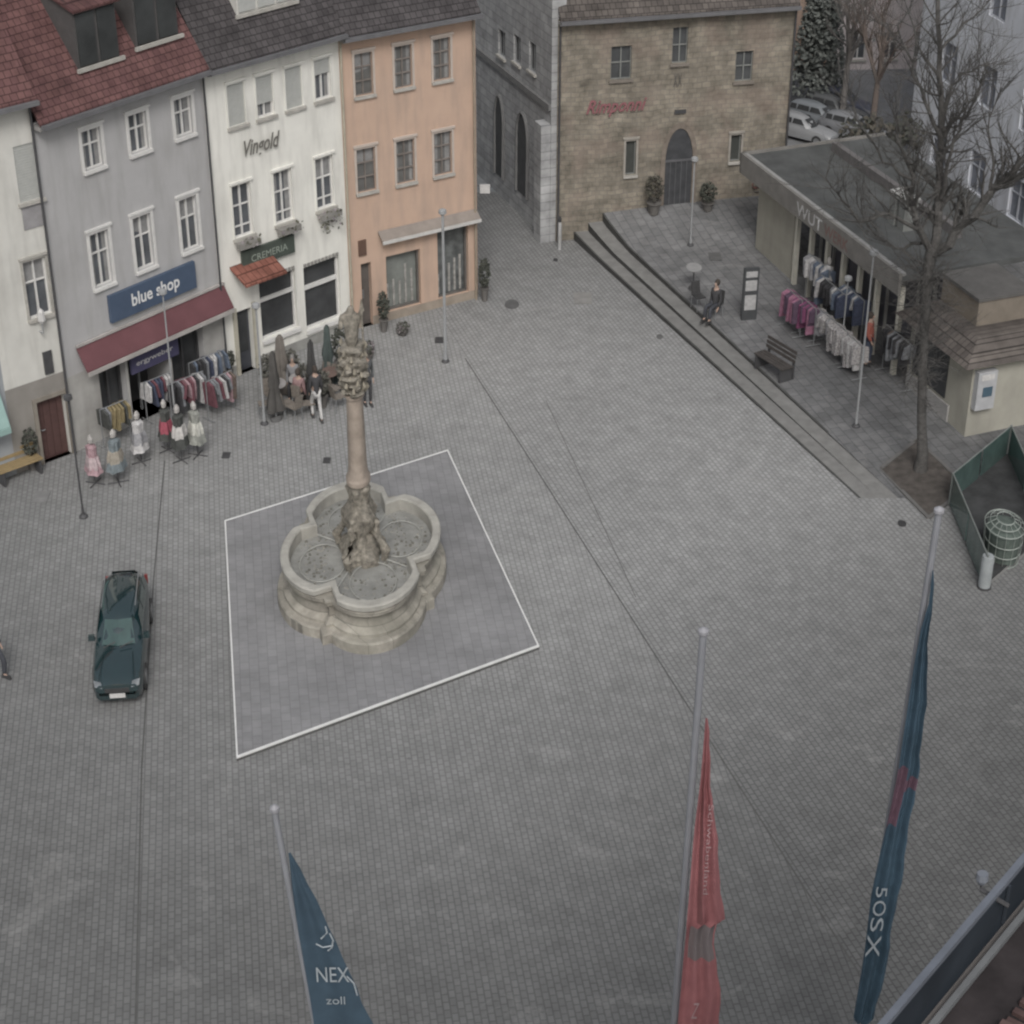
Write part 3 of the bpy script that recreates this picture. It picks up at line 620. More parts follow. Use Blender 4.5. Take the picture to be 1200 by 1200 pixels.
def leafclump(mb,c,r,n,s,flat=1.,mi=1):
    for _ in range(n):
        d=Vector((random.gauss(0,1),random.gauss(0,1),random.gauss(0,1)))
        d.normalize(); o=Vector(c)+Vector((d.x*r[0],d.y*r[1],d.z*r[2]))*random.uniform(.45,1.)**.6
        a=Vector((random.uniform(-1,1),random.uniform(-1,1),random.uniform(-1,1))).normalized()*s*random.uniform(.6,1.3); b=a.orthogonal().normalized()*s*.6
        mb.poly([o-a,o+b,o+a,o-b],random.randrange(mi))
lg=[M('conifer_dark',(.10,.115,.105),.9),M('conifer_mid',(.15,.165,.15),.9)]
def conifer(x,y,h,r,label):
    t=thing('conifer',label,'tree',(x,y,th(y)),0,'conifers behind the kiosk')
    MB().tube([(0,0,0),(0,0,h*.9)],[.18,.04],6).build('trunk',bark,t)
    mb=MB()
    for k in range(16):
        z=h*(.12+.86*k/16); rr=r*(1-k/17)
        for j in range(7):
            a=j*2*PI/7+k; leafclump(mb,(math.cos(a)*rr*.6*.75,math.sin(a)*rr*.6,z),(rr*.4,rr*.5,h*.05),60,.1,mi=2)
    mb.build('crown',lg,t)
c_=GT(955,122); conifer(c_[0],c_[1],7,1.6,'dark conifer right beside the ochre house')
c_=GT(1015,95); conifer(c_[0]+.6,c_[1]+4,11,2.6,'tallest dark conifer behind the pinkish gabled house')
c_=GT(1045,80); conifer(c_[0],c_[1]+3,9,2.4,'conifer beside the top of the blue grey block')
# bare trees
def grow(mb,p,d,r,l,lev,maxlev,spread=.55,n=4):
    pts=[Vector(p)]; rs=[r]; d=Vector(d).normalized()
    for k in range(n):
        d=(d+Vector((random.uniform(-.25,.25),random.uniform(-.25,.25),random.uniform(-.1,.22)))).normalized()
        pts.append(pts[-1]+d*l/n); rs.append(r*(1-.55*(k+1)/n))
    mb.tube(pts,rs,5 if lev<1 else (4 if lev<2 else 3),caps=False)
    if lev<maxlev:
        for k in range(1,n+1):
            for j in range(2 if k>1 else 1):
                q=(d+Vector((random.uniform(-1,1),random.uniform(-1,1),random.uniform(-.5,.8)))*spread*1.5).normalized()
                grow(mb,pts[k],q,max(rs[k]*.55,.006),l*.55*random.uniform(.7,1.2),lev+1,maxlev,spread,n)
def baretree(px,py,h,label,mat):
    c=GT(px,py); t=thing('bare_tree',label,'tree',(c[0],c[1],th(c[1])),0,'bare trees behind the kiosk')
    MB().tube([(0,0,0),(.05,0,h*.4)],[.14,.1],7).build('trunk',mat,t); mb=MB()
    for k in range(6): grow(mb,(.05,0,h*.4),(random.uniform(-.35,.35),random.uniform(-.5,.5),.9),.07,h*.45,0,2,.6)
    mb.build('crown',mat,t)
tw=M('pale_twigs',(.17,.155,.145),.9,.3,3)
baretree(985,150,6,'bare pale tree left of the gabled house',tw); baretree(1020,165,5.5,'bare brown tree in front of the gabled house',M('brown_twigs',(.16,.12,.10),.9)); baretree(968,120,6.5,'bare tree next to the dark conifer by the ochre house',tw)
# hedge behind kiosk
hd=MB(); c0=GT(1035,205)
for k in range(14): leafclump(hd,(k*.22,random.uniform(-.3,.3),.6+random.uniform(0,.8)),(.35,.5,.6),60,.12,mi=2)
ho=hd.build('hedge',[M('hedge_dark',(.045,.05,.035),.9),M('hedge_brown',(.08,.07,.05),.9)]); ho.location=(c0[0]-1.2,c0[1]+1,1.05); tag(ho,'dark scrubby hedge just behind the kiosk roof','hedge')
# ------------------------------------------------------------------ cars
def ring_rr(w,y,z0,z1,c=.3):
    return None
def make_car(label,loc,rz,paint,glass,group=None,detail=True,k=1.):
    t=thing('parked_car',label,'car',loc,rz,group,scale=(.67*k,k,k))
    # stations along y: front = -y
    st=[(-2.18,.60,.42,.55),(-2.14,.72,.26,.66),(-2.0,.80,.2,.72),(-1.6,.86,.18,.80),(-1.05,.88,.18,.88),(-.3,.885,.18,.91),(.6,.885,.18,.93),(1.4,.86,.18,.95),(1.8,.80,.2,.94),(2.05,.70,.25,.9),(2.15,.56,.4,.8)]
    rs=[]
    for y,wd,zl,zt in st:
        hh=[(wd*.82,zl),(wd*.97,zl+.07),(wd,(zl+zt)/2),(wd*.985,zt-.14),(wd*.9,zt-.04),(wd*.55,zt+.015),(0,zt+.03)]
        rs.append([(x,y,z) for x,z in hh]+[(-x,y,z) for x,z in hh[-2::-1]])
    bo=MB().rings(rs).build('body',paint,t,True)
    # greenhouse
    sec=[(.88,-.92,2.0,.79),(1.0,-.80,1.93,.765),(1.15,-.60,1.8,.72),(1.30,-.34,1.6,.66),(1.38,-.12,1.4,.58),(1.43,.1,1.15,.44)]
    rs=[]
    for z,yf,yr,wd in sec:
        c=.22+.25*(z-.88)
        rs.append([(-wd,yf+c+.12,z),(-wd+c,yf+.03,z),(0,yf-.03,z),(wd-c,yf+.03,z),(wd,yf+c+.12,z),(wd,yr-c,z),(wd-c,yr,z),(0,yr+.02,z),(-wd+c,yr,z),(-wd,yr-c,z)])
    MB().rings(rs).build('cabin',paint,t,True)
    def gl(name,pts): MB().poly(pts).build(name,glass,t)
    o=.012
    gl('windscreen',[(-.66,-.935,.93),(.66,-.935,.93),(.56,-.46,1.30),(-.56,-.46,1.30)][0:4] if 0 else [(-.56,-.87,.92),(0,-.96,.92),(.56,-.87,.92),(.46,-.37,1.29),(0,-.415,1.29),(-.46,-.37,1.29)])
    gl('rear_window',[(-.5,1.99,1.0),(.5,1.99,1.0),(.4,1.66,1.3),(-.4,1.66,1.3)])
    for sx in (-1,1):
        for (ya,yb) in ((-.42,.32),(.38,1.15),(1.2,1.62)):
            gl('side_window',[(sx*.78,ya-.05 if ya<0 else ya,1.0),(sx*.78,yb,1.0),(sx*.68,yb-.06,1.29),(sx*.68,ya+.2 if ya<0 else ya,1.29)])
    for sx in (-1,1):
        for yy in (-1.35,1.35):
            tt=MB().tube([(sx*.70,yy,.31),(sx*.895,yy,.31)],.315,16).build('wheel',black,t,True)
            MB().tube([(sx*.896,yy,.31),(sx*.905,yy,.31)],.19,12).build('rim',metal_g,tt)
        if detail:
            MB().frust(sx*.94-.12,sx*.94+.12,-.70,-.58,.92,1.05,.02,.02).build('wing_mirror',paint,t)
            MB().poly([(sx*.48,-2.17,.60),(sx*.74,-2.12,.62),(sx*.78,-2.0,.73),(sx*.52,-2.08,.72)]).build('headlight',M('headlight_glass',(.16,.18,.2),.15,.3,5),t)
            MB().tube([(sx*.58,-.1,1.46),(sx*.58,1.4,1.44)],.02,5).build('roof_rail',metal_g,t)
            MB().box(sx*.70-.06,sx*.70+.06,2.10,2.17,.62,.85).build('tail_light',M('tail_red',(.25,.02,.02),.3),t)
    if detail:
        MB().box(-.4,.4,-2.2,-2.15,.5,.6).build('grille',black,t)
        MB().box(-.26,.26,-2.215,-2.19,.36,.47).build('number_plate',white_c,t)
        MB().tube([(-.5,-1.06,.96),(-.1,-.93,1.02)],.012,4).build('wiper',black,t); MB().tube([(.05,-1.08,.96),(.5,-.93,1.02)],.012,4).build('wiper',black,t)
        mb=MB()
        for sx in (-1,1): mb.tube([(sx*.6,-2.05,.76),(sx*.5,-1.2,.91)],.012,4)
        mb.build('bonnet_crease',paint,t)
    return t
teal=M('dark_teal_car_paint',(-.02,.005,.01),.07,.1,2,spec=1.); tg=glassmat('car_glass_green',(.0,.055,.05),.08,.7)
cf=G(141,828); cr=(-9.42,40.1); rz=math.atan2(cr[1]-cf[1],cr[0]-cf[0])-PI/2
make_car('dark teal estate car parked alone on the square left of the fountain',((cf[0]+cr[0])/2,(cf[1]+cr[1])/2,0),rz*.95,teal,tg)
for mm in (teal,tg): mm.node_tree.nodes['Principled BSDF'].inputs['IOR'].default_value=1.75
gp='cars parked on the back street'
def cp(n,c): return M(n,c,.35,.1,2,spec=.6)
for px,py,rz,c,l in ((938,163,.9,cp('white_paint',(.3,.31,.325)),'white car nearest the corner of the stone hall'),(958,150,.9,cp('silver_paint',(.18,.2,.22)),'silver car second in the parked row behind the kiosk'),(975,141,.9,cp('dark_grey_paint',(.08,.085,.09)),'dark grey car in the middle of the back street row'),(1000,163,.9,cp('pale_paint',(.22,.23,.25)),'pale car nearest the kiosk roof edge'),(985,132,.9,cp('navy_paint',(.05,.06,.1)),'navy car at the far end of the back street row')):
    c0=GT(px,py); make_car(l,(c0[0],c0[1],th(c0[1])+.02),rz,c,pane_d,gp,False,.66)
# ------------------------------------------------------------------ fountain platform and fountain
cor=[G(277,892),G(632,760),G(525,528),G(263,612)]
def shrink(cs,d):
    cx=sum(c[0] for c in cs)/4; cy=sum(c[1] for c in cs)/4
    return [(c[0]+(cx-c[0])*d,c[1]+(cy-c[1])*d) for c in cs]
PH=.1
corT=[G(277,888,PH),G(632,757,PH),G(525,527,PH),G(263,610,PH)]
pf=thing('fountain_platform','low square paved platform with white edging under the fountain','platform',(0,0,0))
mb=MB()
inn=shrink(corT,.011)
mb.poly([(*c,PH) for c in inn])
for i in range(4): j=(i+1)%4; mb.poly([(*corT[i],0),(*corT[j],0),(*corT[j],PH-.03),(*corT[i],PH-.03)],1)
mb.build('platform_paving',[brickmat('platform_slabs',((.225,.225,.231),(.252,.252,.258)),(.19,.19,.195),.3,.22,.01,rot=-rotL,big=.4,var=.12,mott=.12),joint],pf)
mb=MB(); 
for i in range(4):
    j=(i+1)%4; a_,b_,c_,d_=corT[i],corT[j],inn[j],inn[i]
    mb.poly([(*a_,PH+.012),(*b_,PH+.012),(*c_,PH+.012),(*d_,PH+.012)]); mb.poly([(*a_,PH-.03),(*b_,PH-.03),(*b_,PH+.012),(*a_,PH+.012)]); mb.poly([(*d_,PH-.03),(*c_,PH-.03),(*c_,PH+.012),(*d_,PH+.012)])
mb.build('white_edging',M('white_edging',(.72,.72,.71),.7,.12,4),pf)
FC=(-3.72,41.05); ft=thing('stone_fountain','weathered quatrefoil stone fountain with tall carved column and statue','fountain',(FC[0],FC[1],0))
SX=.66; PHI=R(-68)
def rq(t,pier=False):
    best=0
    for k in range(4):
        d=t-PHI-k*PI/2; d=(d+PI)%(2*PI)-PI; c=1.12; r=1.78
        q=r*r-(c*math.sin(d))**2
        if q>0 and abs(d)<PI/2: best=max(best,c*math.cos(d)+math.sqrt(q))
    d=t-PHI; a=1.48 if not pier else 1.9
    m=max(a/max(abs(math.cos(d)),1e-3),a/max(abs(math.sin(d)),1e-3))
    if pier:
        e=(d-PI/4)%(PI/2); e=min(e,PI/2-e)
        if e<R(12): return max(best,pier/max(abs(math.cos(d)),abs(math.sin(d))))
        return best
    return min(best,m)
NA=360
def ringq(off,z,pier=False):
    return [(SX*(rq(PHI+2*PI*k/NA,pier)+off)*math.cos(PHI+2*PI*k/NA),(rq(PHI+2*PI*k/NA,pier)+off)*math.sin(PHI+2*PI*k/NA),z) for k in range(NA)]
fst=brickmat('fountain_sandstone',((.285,.268,.235),(.345,.325,.285)),(.21,.2,.178),.8,.62,.012,axes='XYZ',var=.38,big=1.2,bump=.6,mott=.25,patch=((.2,.195,.165),1.1,.5)); fsr=M('fountain_rim_stone',(.40,.385,.34),.85,.2,3,bump=.2,stain=.25)
MB().rings([ringq(.32,PH,1.9),ringq(.32,.36,1.9),ringq(.28,.40,1.9),ringq(.10,.42,1.86),ringq(.10,.5,1.86)],caps=False).build('base_step',fst,ft)
MB().rings([ringq(.10,.5,1.86),ringq(.04,.53,1.84),ringq(-.08,.6,1.82),ringq(-.12,.75,1.82),ringq(-.08,.9,1.82),ringq(.04,.98,1.84),ringq(.04,1.04,1.84),ringq(.09,1.08,1.84),ringq(.09,1.135,1.84),ringq(-.18,1.14)],caps=False).build('basin_wall',fst,ft,True)
MB().rings([ringq(.02,1.14),ringq(.12,1.18),ringq(.13,1.3),ringq(.08,1.33),ringq(-.16,1.33),ringq(-.2,1.3),ringq(-.2,.95)],caps=False).build('basin_rim',fsr,ft)
bf=MB(); bf.poly([(SX*(rq(PHI+2*PI*k/NA)-.21)*math.cos(PHI+2*PI*k/NA),(rq(PHI+2*PI*k/NA)-.21)*math.sin(PHI+2*PI*k/NA),.98) for k in range(NA)])
bf.build('basin_floor',M('wet_basin_floor',(.27,.27,.25),.5,.3,2.5,bump=.3),ft)
pp=MB()
def circ(r,z,a0=0,a1=2*PI,cx=0,cy=0,n=22): return [(SX*(cx+r*math.cos(a0+(a1-a0)*k/n)),cy+r*math.sin(a0+(a1-a0)*k/n),z) for k in range(n+1)]
for k in range(4):
    a_=PHI+k*PI/2; cx,cy=1.5*math.cos(a_),1.5*math.sin(a_)
    pp.tube(circ(.85,1.02,0,2*PI,cx,cy),.018,4)
    b_=a_+PI/4; pp.tube([(SX*.5*math.cos(b_),.5*math.sin(b_),1.03),(SX*2.1*math.cos(b_),2.1*math.sin(b_),1.03)],.02,4)
pp.build('water_pipes',M('pipe_pale',(.36,.36,.33),.7,.2),ft)
dbm=MB()
for _ in range(420):
    a_=random.uniform(0,2*PI); r_=random.uniform(.5,1)*(rq(a_)-.35); s=random.uniform(.015,.04); x,y=SX*r_*math.cos(a_),r_*math.sin(a_)
    dbm.frust(x-s,x+s,y-s,y+s,.975,.98+s*.8,s*.4,s*.4,random.randrange(2))
dbm.build('wet_leaves',[M('leaf_dark',(.14,.135,.11),.9),M('leaf_pale',(.26,.25,.22),.9)],ft)
# pedestal, column, capital, statue
FCg=(FC[0],FC[1])
zc=lambda y:zat(FCg,410,y)
col=M('column_sandstone',(.35,.28,.22),.9,.25,3,bump=.3,stain=.2); carv=M('carved_stone',(.32,.285,.225),.9,.6,9,bump=.8,stain=.35)
z_ped=zc(560); z_sh=zc(462); z_cap=zc(405); z_top=zc(357)
ph=[random.uniform(0,6) for _ in range(20)]
def carve(a,z): return 1+.13*math.sin(5*a+ph[int(z*3)%20])+.08*math.sin(9*a+z*14)+.05*math.sin(z*33)
prof=[(.95,.98),(.92,1.15),(.62,1.3),(.55,1.5),(.66,1.7),(.72,1.9),(.5,2.1),(.42,2.3),(.5,2.45),(.36,2.6)]
prof=[(r*.82,.98+(z-.98)*(z_ped-.98)/(2.6-.98)) for r,z in prof]
MB().lathe(prof,0,0,40,SX,mod=carve).build('pedestal',carv,ft,True)
sc_m=MB()
for k in range(4):       # scroll figures on the pedestal corners
    a_=PHI+PI/4+k*PI/2; d=Vector((math.cos(a_)*SX,math.sin(a_),0))
    sc_m.tube([d*.95+Vector((0,0,1.)),d*1.05+Vector((0,0,1.3)),d*.8+Vector((0,0,1.55)),d*.62+Vector((0,0,1.75)),d*.7+Vector((0,0,2.0)),d*.45+Vector((0,0,2.2))],[.08,.12,.08,.11,.08,.04],8)
sc_m.build('scroll_figures',carv,ft,True)
zz=[z_ped+(z_sh-z_ped)*k/6 for k in range(7)]
MB().lathe([(.45,z_ped-.05),(.45,z_ped+.06),(.38,z_ped+.12)]+[(.355-.01*k,zz[k]) for k in range(1,7)]+[(.36,z_sh),(.36,z_sh+.07)],0,0,20,SX).build('column_shaft',col,ft,True)
def carve2(a,z): return 1+.16*math.sin(4*a+ph[int(z*4)%20])+.1*math.sin(7*a-z*17)+.05*math.sin(z*41)
n=16; pr=[(.34,z_sh+.07)]+[(.36+.09*math.sin(k/n*PI)+.07*math.sin(k*2.1)+(.08 if k in (11,12) else 0),z_sh+.1+(z_cap-z_sh-.1)*k/n) for k in range(1,n+1)]+[(.3,z_cap+.04)]
MB().lathe(pr,0,0,32,SX,mod=carve2).build('carved_capital',carv,ft,True)
lf=MB()
for k in range(44):
    a_=k*2.4; z=z_sh+.2+(z_cap-z_sh-.2)*k/44; d=Vector((math.cos(a_)*SX,math.sin(a_),0)); r_=.39
    lf.tube([d*r_+Vector((0,0,z-.1)),d*(r_+.09)+Vector((0,0,z+.02)),d*(r_+.05)+Vector((0,0,z+.12))],[.035,.05,.02],6)
lf.build('carved_leaves',M('carved_pale',(.29,.255,.19),.9,.45,6),ft,True)
hs_=(z_top-z_cap)
sk=[(0,0,z_cap),(0,0,z_cap+hs_*.45),(0,0,z_cap+hs_*.75),(0,0,z_cap+hs_*.86),(0,-.02,z_cap+hs_*.97),(-.26,0,z_cap+hs_*.7),(-.32,-.15,z_cap+hs_*.45),(.26,0,z_cap+hs_*.7),(.34,-.1,z_cap+hs_*.95),(.1,0,z_cap-.02),(-.1,0,z_cap-.02)]
skinmesh('statue',[(x*SX*1.2,y,z) for x,y,z in sk],[(0,1),(1,2),(2,3),(3,4),(2,5),(5,6),(2,7),(7,8),(0,9),(0,10)],[.2,.17,.2,.07,.1,.08,.06,.08,.05,.14,.14],carv,ft)
MB().tube([(.34*SX*1.2,-.12,z_cap+.1),(.34*SX*1.2,-.12,z_top+.1)],.025,5).frust(.34*SX*1.2-.06,.34*SX*1.2+.06,-.14,-.1,z_top-.1,z_top+.2,.05,.0).build('halberd',carv,ft)
# ------------------------------------------------------------------ flags and poles
def plx(Y,px,py): return onplane((0,Y),(1,Y),px,py)
def flagpole(label,Y,top,bot,r,cap=True):
    x1,z1=plx(Y,*top); x0,z0=plx(Y,*bot); k=(0-z0)/(z1-z0); xg=x0+(x1-x0)*k
    t=thing('flagpole',label,'flagpole',(xg,Y,0),0,'flagpoles in front of the camera building')
    MB().tube([(0,0,0),(x1-xg,0,z1)],[r*1.15,r],12).build('pole',M('flagpole_grey',(.24,.25,.28),.45,.12,2),t,True)
    MB().lathe([(r*.9,z1),(r*1.5,z1+.03),(r*1.5,z1+.08),(r*.4,z1+.12)],x1-xg,0,10).build('pole_cap',M('pole_cap_white',(.3,.3,.33),.5),t)
    MB().lathe([(.16,0),(.16,.05),(.08,.12)],0,0,12).build('foot_plate',metal_g,t)
    return t
def flag(label,Y,edges,mat,amp=.08,nw=3,cols=None,band=None,nx=22):
    """edges: (y_px, left_px, right_px)"""
    o=thing('flag',label,'flag',(plx(Y,edges[0][1],edges[0][0])[0],Y,plx(Y,edges[0][1],edges[0][0])[1]),0,'flags on the flagpoles')
    ox,oz=o.location.x,o.location.z; mb=MB(); rows=[]
    yy=[]; 
    for (y0,l0,r0),(y1,l1,r1) in zip(edges,edges[1:]):
        n=max(2,int((y1-y0)/14))
        for k in range(n): t=k/n; yy.append((y0+(y1-y0)*t,l0+(l1-l0)*t,r0+(r1-r0)*t))
    yy.append(edges[-1])
    for i,(y,l,r) in enumerate(yy):
        rr=[]
        wob=1.2*math.sin(i*.9)+.8*math.sin(i*2.3)
        for k in range(nx+1):
            t=k/nx; px=l+(r-l)*t+(wob*t)
            x,z=plx(Y,px,y); d=-.12-amp*(.5+.5*math.sin(t*nw*2*PI+i*.11))*min(1,(r-l)/18)-.03*math.sin(i*.5+t*3)
            rr.append(mb.p((x-ox,d,z-oz)))
        rows.append(rr)
    for i,(a_,b_) in enumerate(zip(rows,rows[1:])):
        y=yy[i][0]
        for k in range(nx):
            mb.f.append([a_[k],a_[k+1],b_[k+1],b_[k]])
            m_=0
            if band:
                for (y0,y1,t0,t1,mi) in band:
                    if y0<=y<y1 and t0<=k/nx<=t1: m_=mi
            mb.mi.append(m_)
    mb.build('flag_cloth',cols or [mat],o,True)
    return o,ox,oz
navy=M('navy_flag_cloth',(.02,.062,.105),.75,.15,4); red=M('red_flag_cloth',(.37,.11,.12),.75,.15,3); tealf=M('teal_flag_cloth',(.022,.075,.125),.75,.2,3)
greyf=M('grey_flag_band',(.19,.155,.16),.8,.1); pinkf=M('pink_flag_patch',(.14,.06,.10),.8,.3)
flet=M('flag_lettering',(.33,.38,.42),.7,.2,8)
Y2=21.8; flagpole('grey flagpole carrying the red flag',Y2,(824,744),(790,1200),.052)
o,ox,oz=flag('red furled flag with pale writing on the middle flagpole',Y2,[(834,826,828),(900,820,832),(960,813,837),(1040,806,845),(1072,803,848),(1078,803,838),(1100,801,837),(1150,797,842),(1215,791,841)],red,cols=[red,greyf,M('red_fold_shade',(.22,.06,.065),.8,.1)],band=[(1076,1106,.1,.95,1),(834,1060,.25,.4,2)],nw=2.5)  # darker red stripe paints the shade of a fold onto the cloth
def ftext(o,ox,oz,Y,s,px,py,wpx,hpx,rot=0,mat=flet,dep=-.245,shear=0.):
    cx,cz=plx(Y,px,py); sx=abs(plx(Y,px+wpx,py)[0]-cx); sz=abs(plx(Y,px,py+hpx)[1]-cz)
    def fn(x,y):
        if rot: # run downwards
            X=y; Z=-x
            return (cx-ox+X,dep,cz-oz+Z)
        return (cx-ox+x,dep,cz-oz+y)
    return textmesh(s,sz if rot else sx,sx if rot else sz,'flag_lettering',mat,o,fn,shear)
ftext(o,ox,oz,Y2,'Schwabenland',829,930,6,105,1,M('pink_letter',(.42,.25,.26),.8))
ftext(o,ox,oz,Y2,'Z',808,1180,9,18,0,M('pink_letter',(.42,.25,.26),.8),shear=.3)
Y3=24.6; flagpole('grey flagpole on the right side carrying the narrow blue flag',Y3,(1100,602),(1003,1200),.052)
o,ox,oz=flag('narrow furled blue flag with pale upright letters on the right flagpole',Y3,[(662,1091,1092),(700,1086,1091),(728,1077,1088),(768,1069,1085),(830,1060,1080),(890,1050,1075),(960,1036,1063),(1040,1019,1050),(1120,1009,1038),(1185,999,1023),(1192,1001,1012)],tealf,amp=.1,nw=2,cols=[tealf,pinkf],band=[(888,950,.0,.45,1),(896,915,.4,1,1)])
def rotletter(s,px,py,wpx,hpx): ftext(o,ox,oz,Y3,s,px,py,wpx,hpx,1,flet,dep=-.28)
rotletter('5',1024,1026,13,12); rotletter('O',1021,1042,15,18); rotletter('S',1018,1062,15,16); rotletter('X',1014,1082,16,26)
Y1=18.4; flagpole('grey flagpole on the left carrying the navy flag with NEX lettering',Y1,(322,952),(372,1215),.04)
o,ox,oz=flag('navy pointed flag with white emblem and letters on the left flagpole',Y1,[(990,339,341),(1030,344,362),(1080,351,388),(1130,359,410),(1165,365,425),(1215,373,452)],navy,amp=.05,nw=1.5)
def ft2(s,px,py,wpx,hpx,sh=0.): ftext(o,ox,oz,Y1,s,px,py,wpx,hpx,0,flet,dep=-.21,shear=sh)
ft2('NEX',373,1137,38,17); ft2('zoll',384,1163,22,9)
em=MB()
def e3(px,py): x,z=plx(Y1,px,py); return (x-ox,-.215,z-oz)
for pts in ([(378,1086),(385,1079),(383,1072)],[(372,1092),(380,1096),(392,1094)],[(388,1080),(392,1088),(390,1097),(386,1100)],[(408,1130),(416,1138),(420,1152)]): em.tube([e3(*p_) for p_ in pts],.012,4)
em.build('flag_emblem',flet,o)
# ------------------------------------------------------------------ roof terrace railing (near, bottom right)
zr_=16.5; UA=Vector((*G(1026,1200,zr_),0)); UB=Vector((*G(1200,996,zr_),0)); dd=(UB-UA).normalized(); nb=Vector((dd.y,-dd.x,0))
P0=UA-dd*2.5; rzb=math.atan2(dd.y,dd.x); LB=7.
ter=thing('roof_terrace','dark roof terrace with blue parapet of the near building in the bottom right corner','building',(P0.x,P0.y,0),rzb)
M_=Matrix.Rotation(-rzb,3,'Z')
# local: x along rail, y negative = towards the camera/right
zfl=15.93
MB().box(0,LB,-8,-.0,0,zfl).build('building_wall',M('near_wall',(.2,.18,.17),.9,.2),ter)
MB().box(.02,LB-.02,-7.9,-.1,zfl+.004,zfl+.03).build('terrace_deck',M('dark_red_deck',(.016,.008,.01),.8,.5,2.5),ter)
MB().box(0,LB,-.06,-.0,zfl+.05,zr_-.06).build('parapet_panel',M('blue_parapet',(.006,.016,.03),.5,.3,1.5,spec=.15),ter)
MB().box(0,LB,-.065,-.01,zr_-.055,zr_).build('top_rail',M('pale_blue_rail',(.12,.14,.18),.5),ter)
MB().box(0,LB,-.17,-.12,zfl+.05,zfl+.1).build('foot_rail',M('foot_rail',(.15,.16,.17),.5),ter)
for k in range(4): MB().box(k*2.2+.1,k*2.2+.13,-.085,-.065,zfl+.11,zr_-.06).build('rail_post',M('navy_post',(.01,.02,.035),.6),ter)
mb=MB()
for k in range(22): mb.box(3.+k*.12,3.06+k*.12,-.9-random.uniform(0,.6),-.55,zfl+.032,zfl+.05+random.uniform(0,.12))
mb.build('duckboards',M('red_brown_boards',(.09,.04,.035),.8,.4,5),ter)
lp_=G(1150,1035,zr_); ll=thing('rail_lamp','small blue grey lamp fixed outside the roof terrace rail','lamp',(lp_[0],lp_[1],zr_),rzb)
MB().tube([(0,-.25,-.1),(0,0,-.06),(0,.0,.02)],.02,6).build('bracket',metal_d,ll); MB().lathe([(.03,.0),(.05,.04),(.045,.1)],0,0,10).build('lamp_head',M('lamp_head_blue',(.16,.18,.22),.5),ll)
# ------------------------------------------------------------------ tree in its pit
pit=[GT(1033,550),GT(1075,515),GT(1132,572),GT(1088,608)]
po=MB().poly([(x,y,th(y)+.03) for x,y in pit]).build('tree_pit_soil',M('pit_soil',(.075,.062,.052),.95,.4,4,bump=.5)); struct(po)
mb=MB()
for i in range(4):
    j=(i+1)%4; p_,q_=Vector(pit[i]),Vector(pit[j]); d=(q_-p_).normalized(); n_=Vector((d.y,-d.x))*-.05
    zz=th((p_.y+q_.y)/2)+.05
    mb.rings([[(p_.x-n_.x,p_.y-n_.y,zz-.1),(p_.x+n_.x,p_.y+n_.y,zz-.1),(p_.x+n_.x,p_.y+n_.y,zz),(p_.x-n_.x,p_.y-n_.y,zz)],[(q_.x-n_.x,q_.y-n_.y,zz-.1),(q_.x+n_.x,q_.y+n_.y,zz-.1),(q_.x+n_.x,q_.y+n_.y,zz),(q_.x-n_.x,q_.y-n_.y,zz)]])
struct(mb.build('tree_pit_kerb',M('pit_kerb',(.13,.125,.12),.9)))
TB=GT(1078,552); YT=TB[1]; bt=thing('square_tree','large bare tree with forked limbs standing in a square pit beside the kiosk','tree',(TB[0],TB[1],th(TB[1])))
def tp(px,py,dy=0.): x,z=plx(YT+dy,px,py); return Vector((x-TB[0],dy,z-th(YT)))
MB().tube([(0,0,-.05),(0.02,0,.5)]+[tp(*p_) for p_ in ((1080,490),(1081,430),(1084,370),(1087,320),(1093,290))],[.2,.15,.125,.12,.125,.14,.17],10).build('trunk',bark,bt,True)
crown=MB()
BR=[([(1093,296,0),(1101,250,.1),(1101,212,.2),(1102,159,.2),(1102,85,.3),(1101,0,.4),(1100,-60,.4)],.13,.04),
([(1090,292,0),(1073,262,-.4),(1071,241,-.5),(1068,207,-.7),(1055,170,-.9),(1046,130,-1.1)],.10,.02),
([(1102,159,.2),(1084,119,.0),(1068,74,-.2),(1052,30,-.5)],.06,.015),
([(1103,158,.2),(1109,113,.5),(1126,85,.7),(1157,74,1.)],.055,.015),
([(1102,165,.2),(1118,139,0),(1132,139,-.2),(1143,113,-.5),(1152,88,-.6)],.055,.015),
([(1098,294,0),(1132,263,-.3),(1160,227,-.6),(1180,210,-.8),(1204,178,-1.),(1230,150,-1.2)],.14,.05),
([(1175,214,-.7),(1200,204,-.9),(1225,200,-1.)],.06,.03),
([(1103,232,.1),(1110,190,-.3),(1123,153,-.5),(1135,120,-.8)],.06,.015),
([(1102,222,.1),(1115,237,.3),(1129,254,.5)],.04,.015),
([(1074,268,-.4),(1040,250,-.6),(1008,262,-.9),(988,235,-1.),(968,208,-1.2)],.055,.014),
([(1080,285,0),(1050,290,.4),(1025,275,.7),(1005,240,1.)],.05,.012),
([(1068,210,-.7),(1035,190,-.9),(1010,150,-1.2),(995,110,-1.3)],.045,.012),
([(1073,243,-.5),(1080,200,-.9),(1082,165,-1.1)],.035,.01),
([(1160,228,-.6),(1165,190,-.4),(1158,150,-.2),(1170,110,0)],.05,.012),
([(1101,60,.3),(1130,30,.6),(1160,0,.9)],.045,.012),([(1101,90,.3),(1075,50,.6),(1060,0,.9)],.045,.012)]
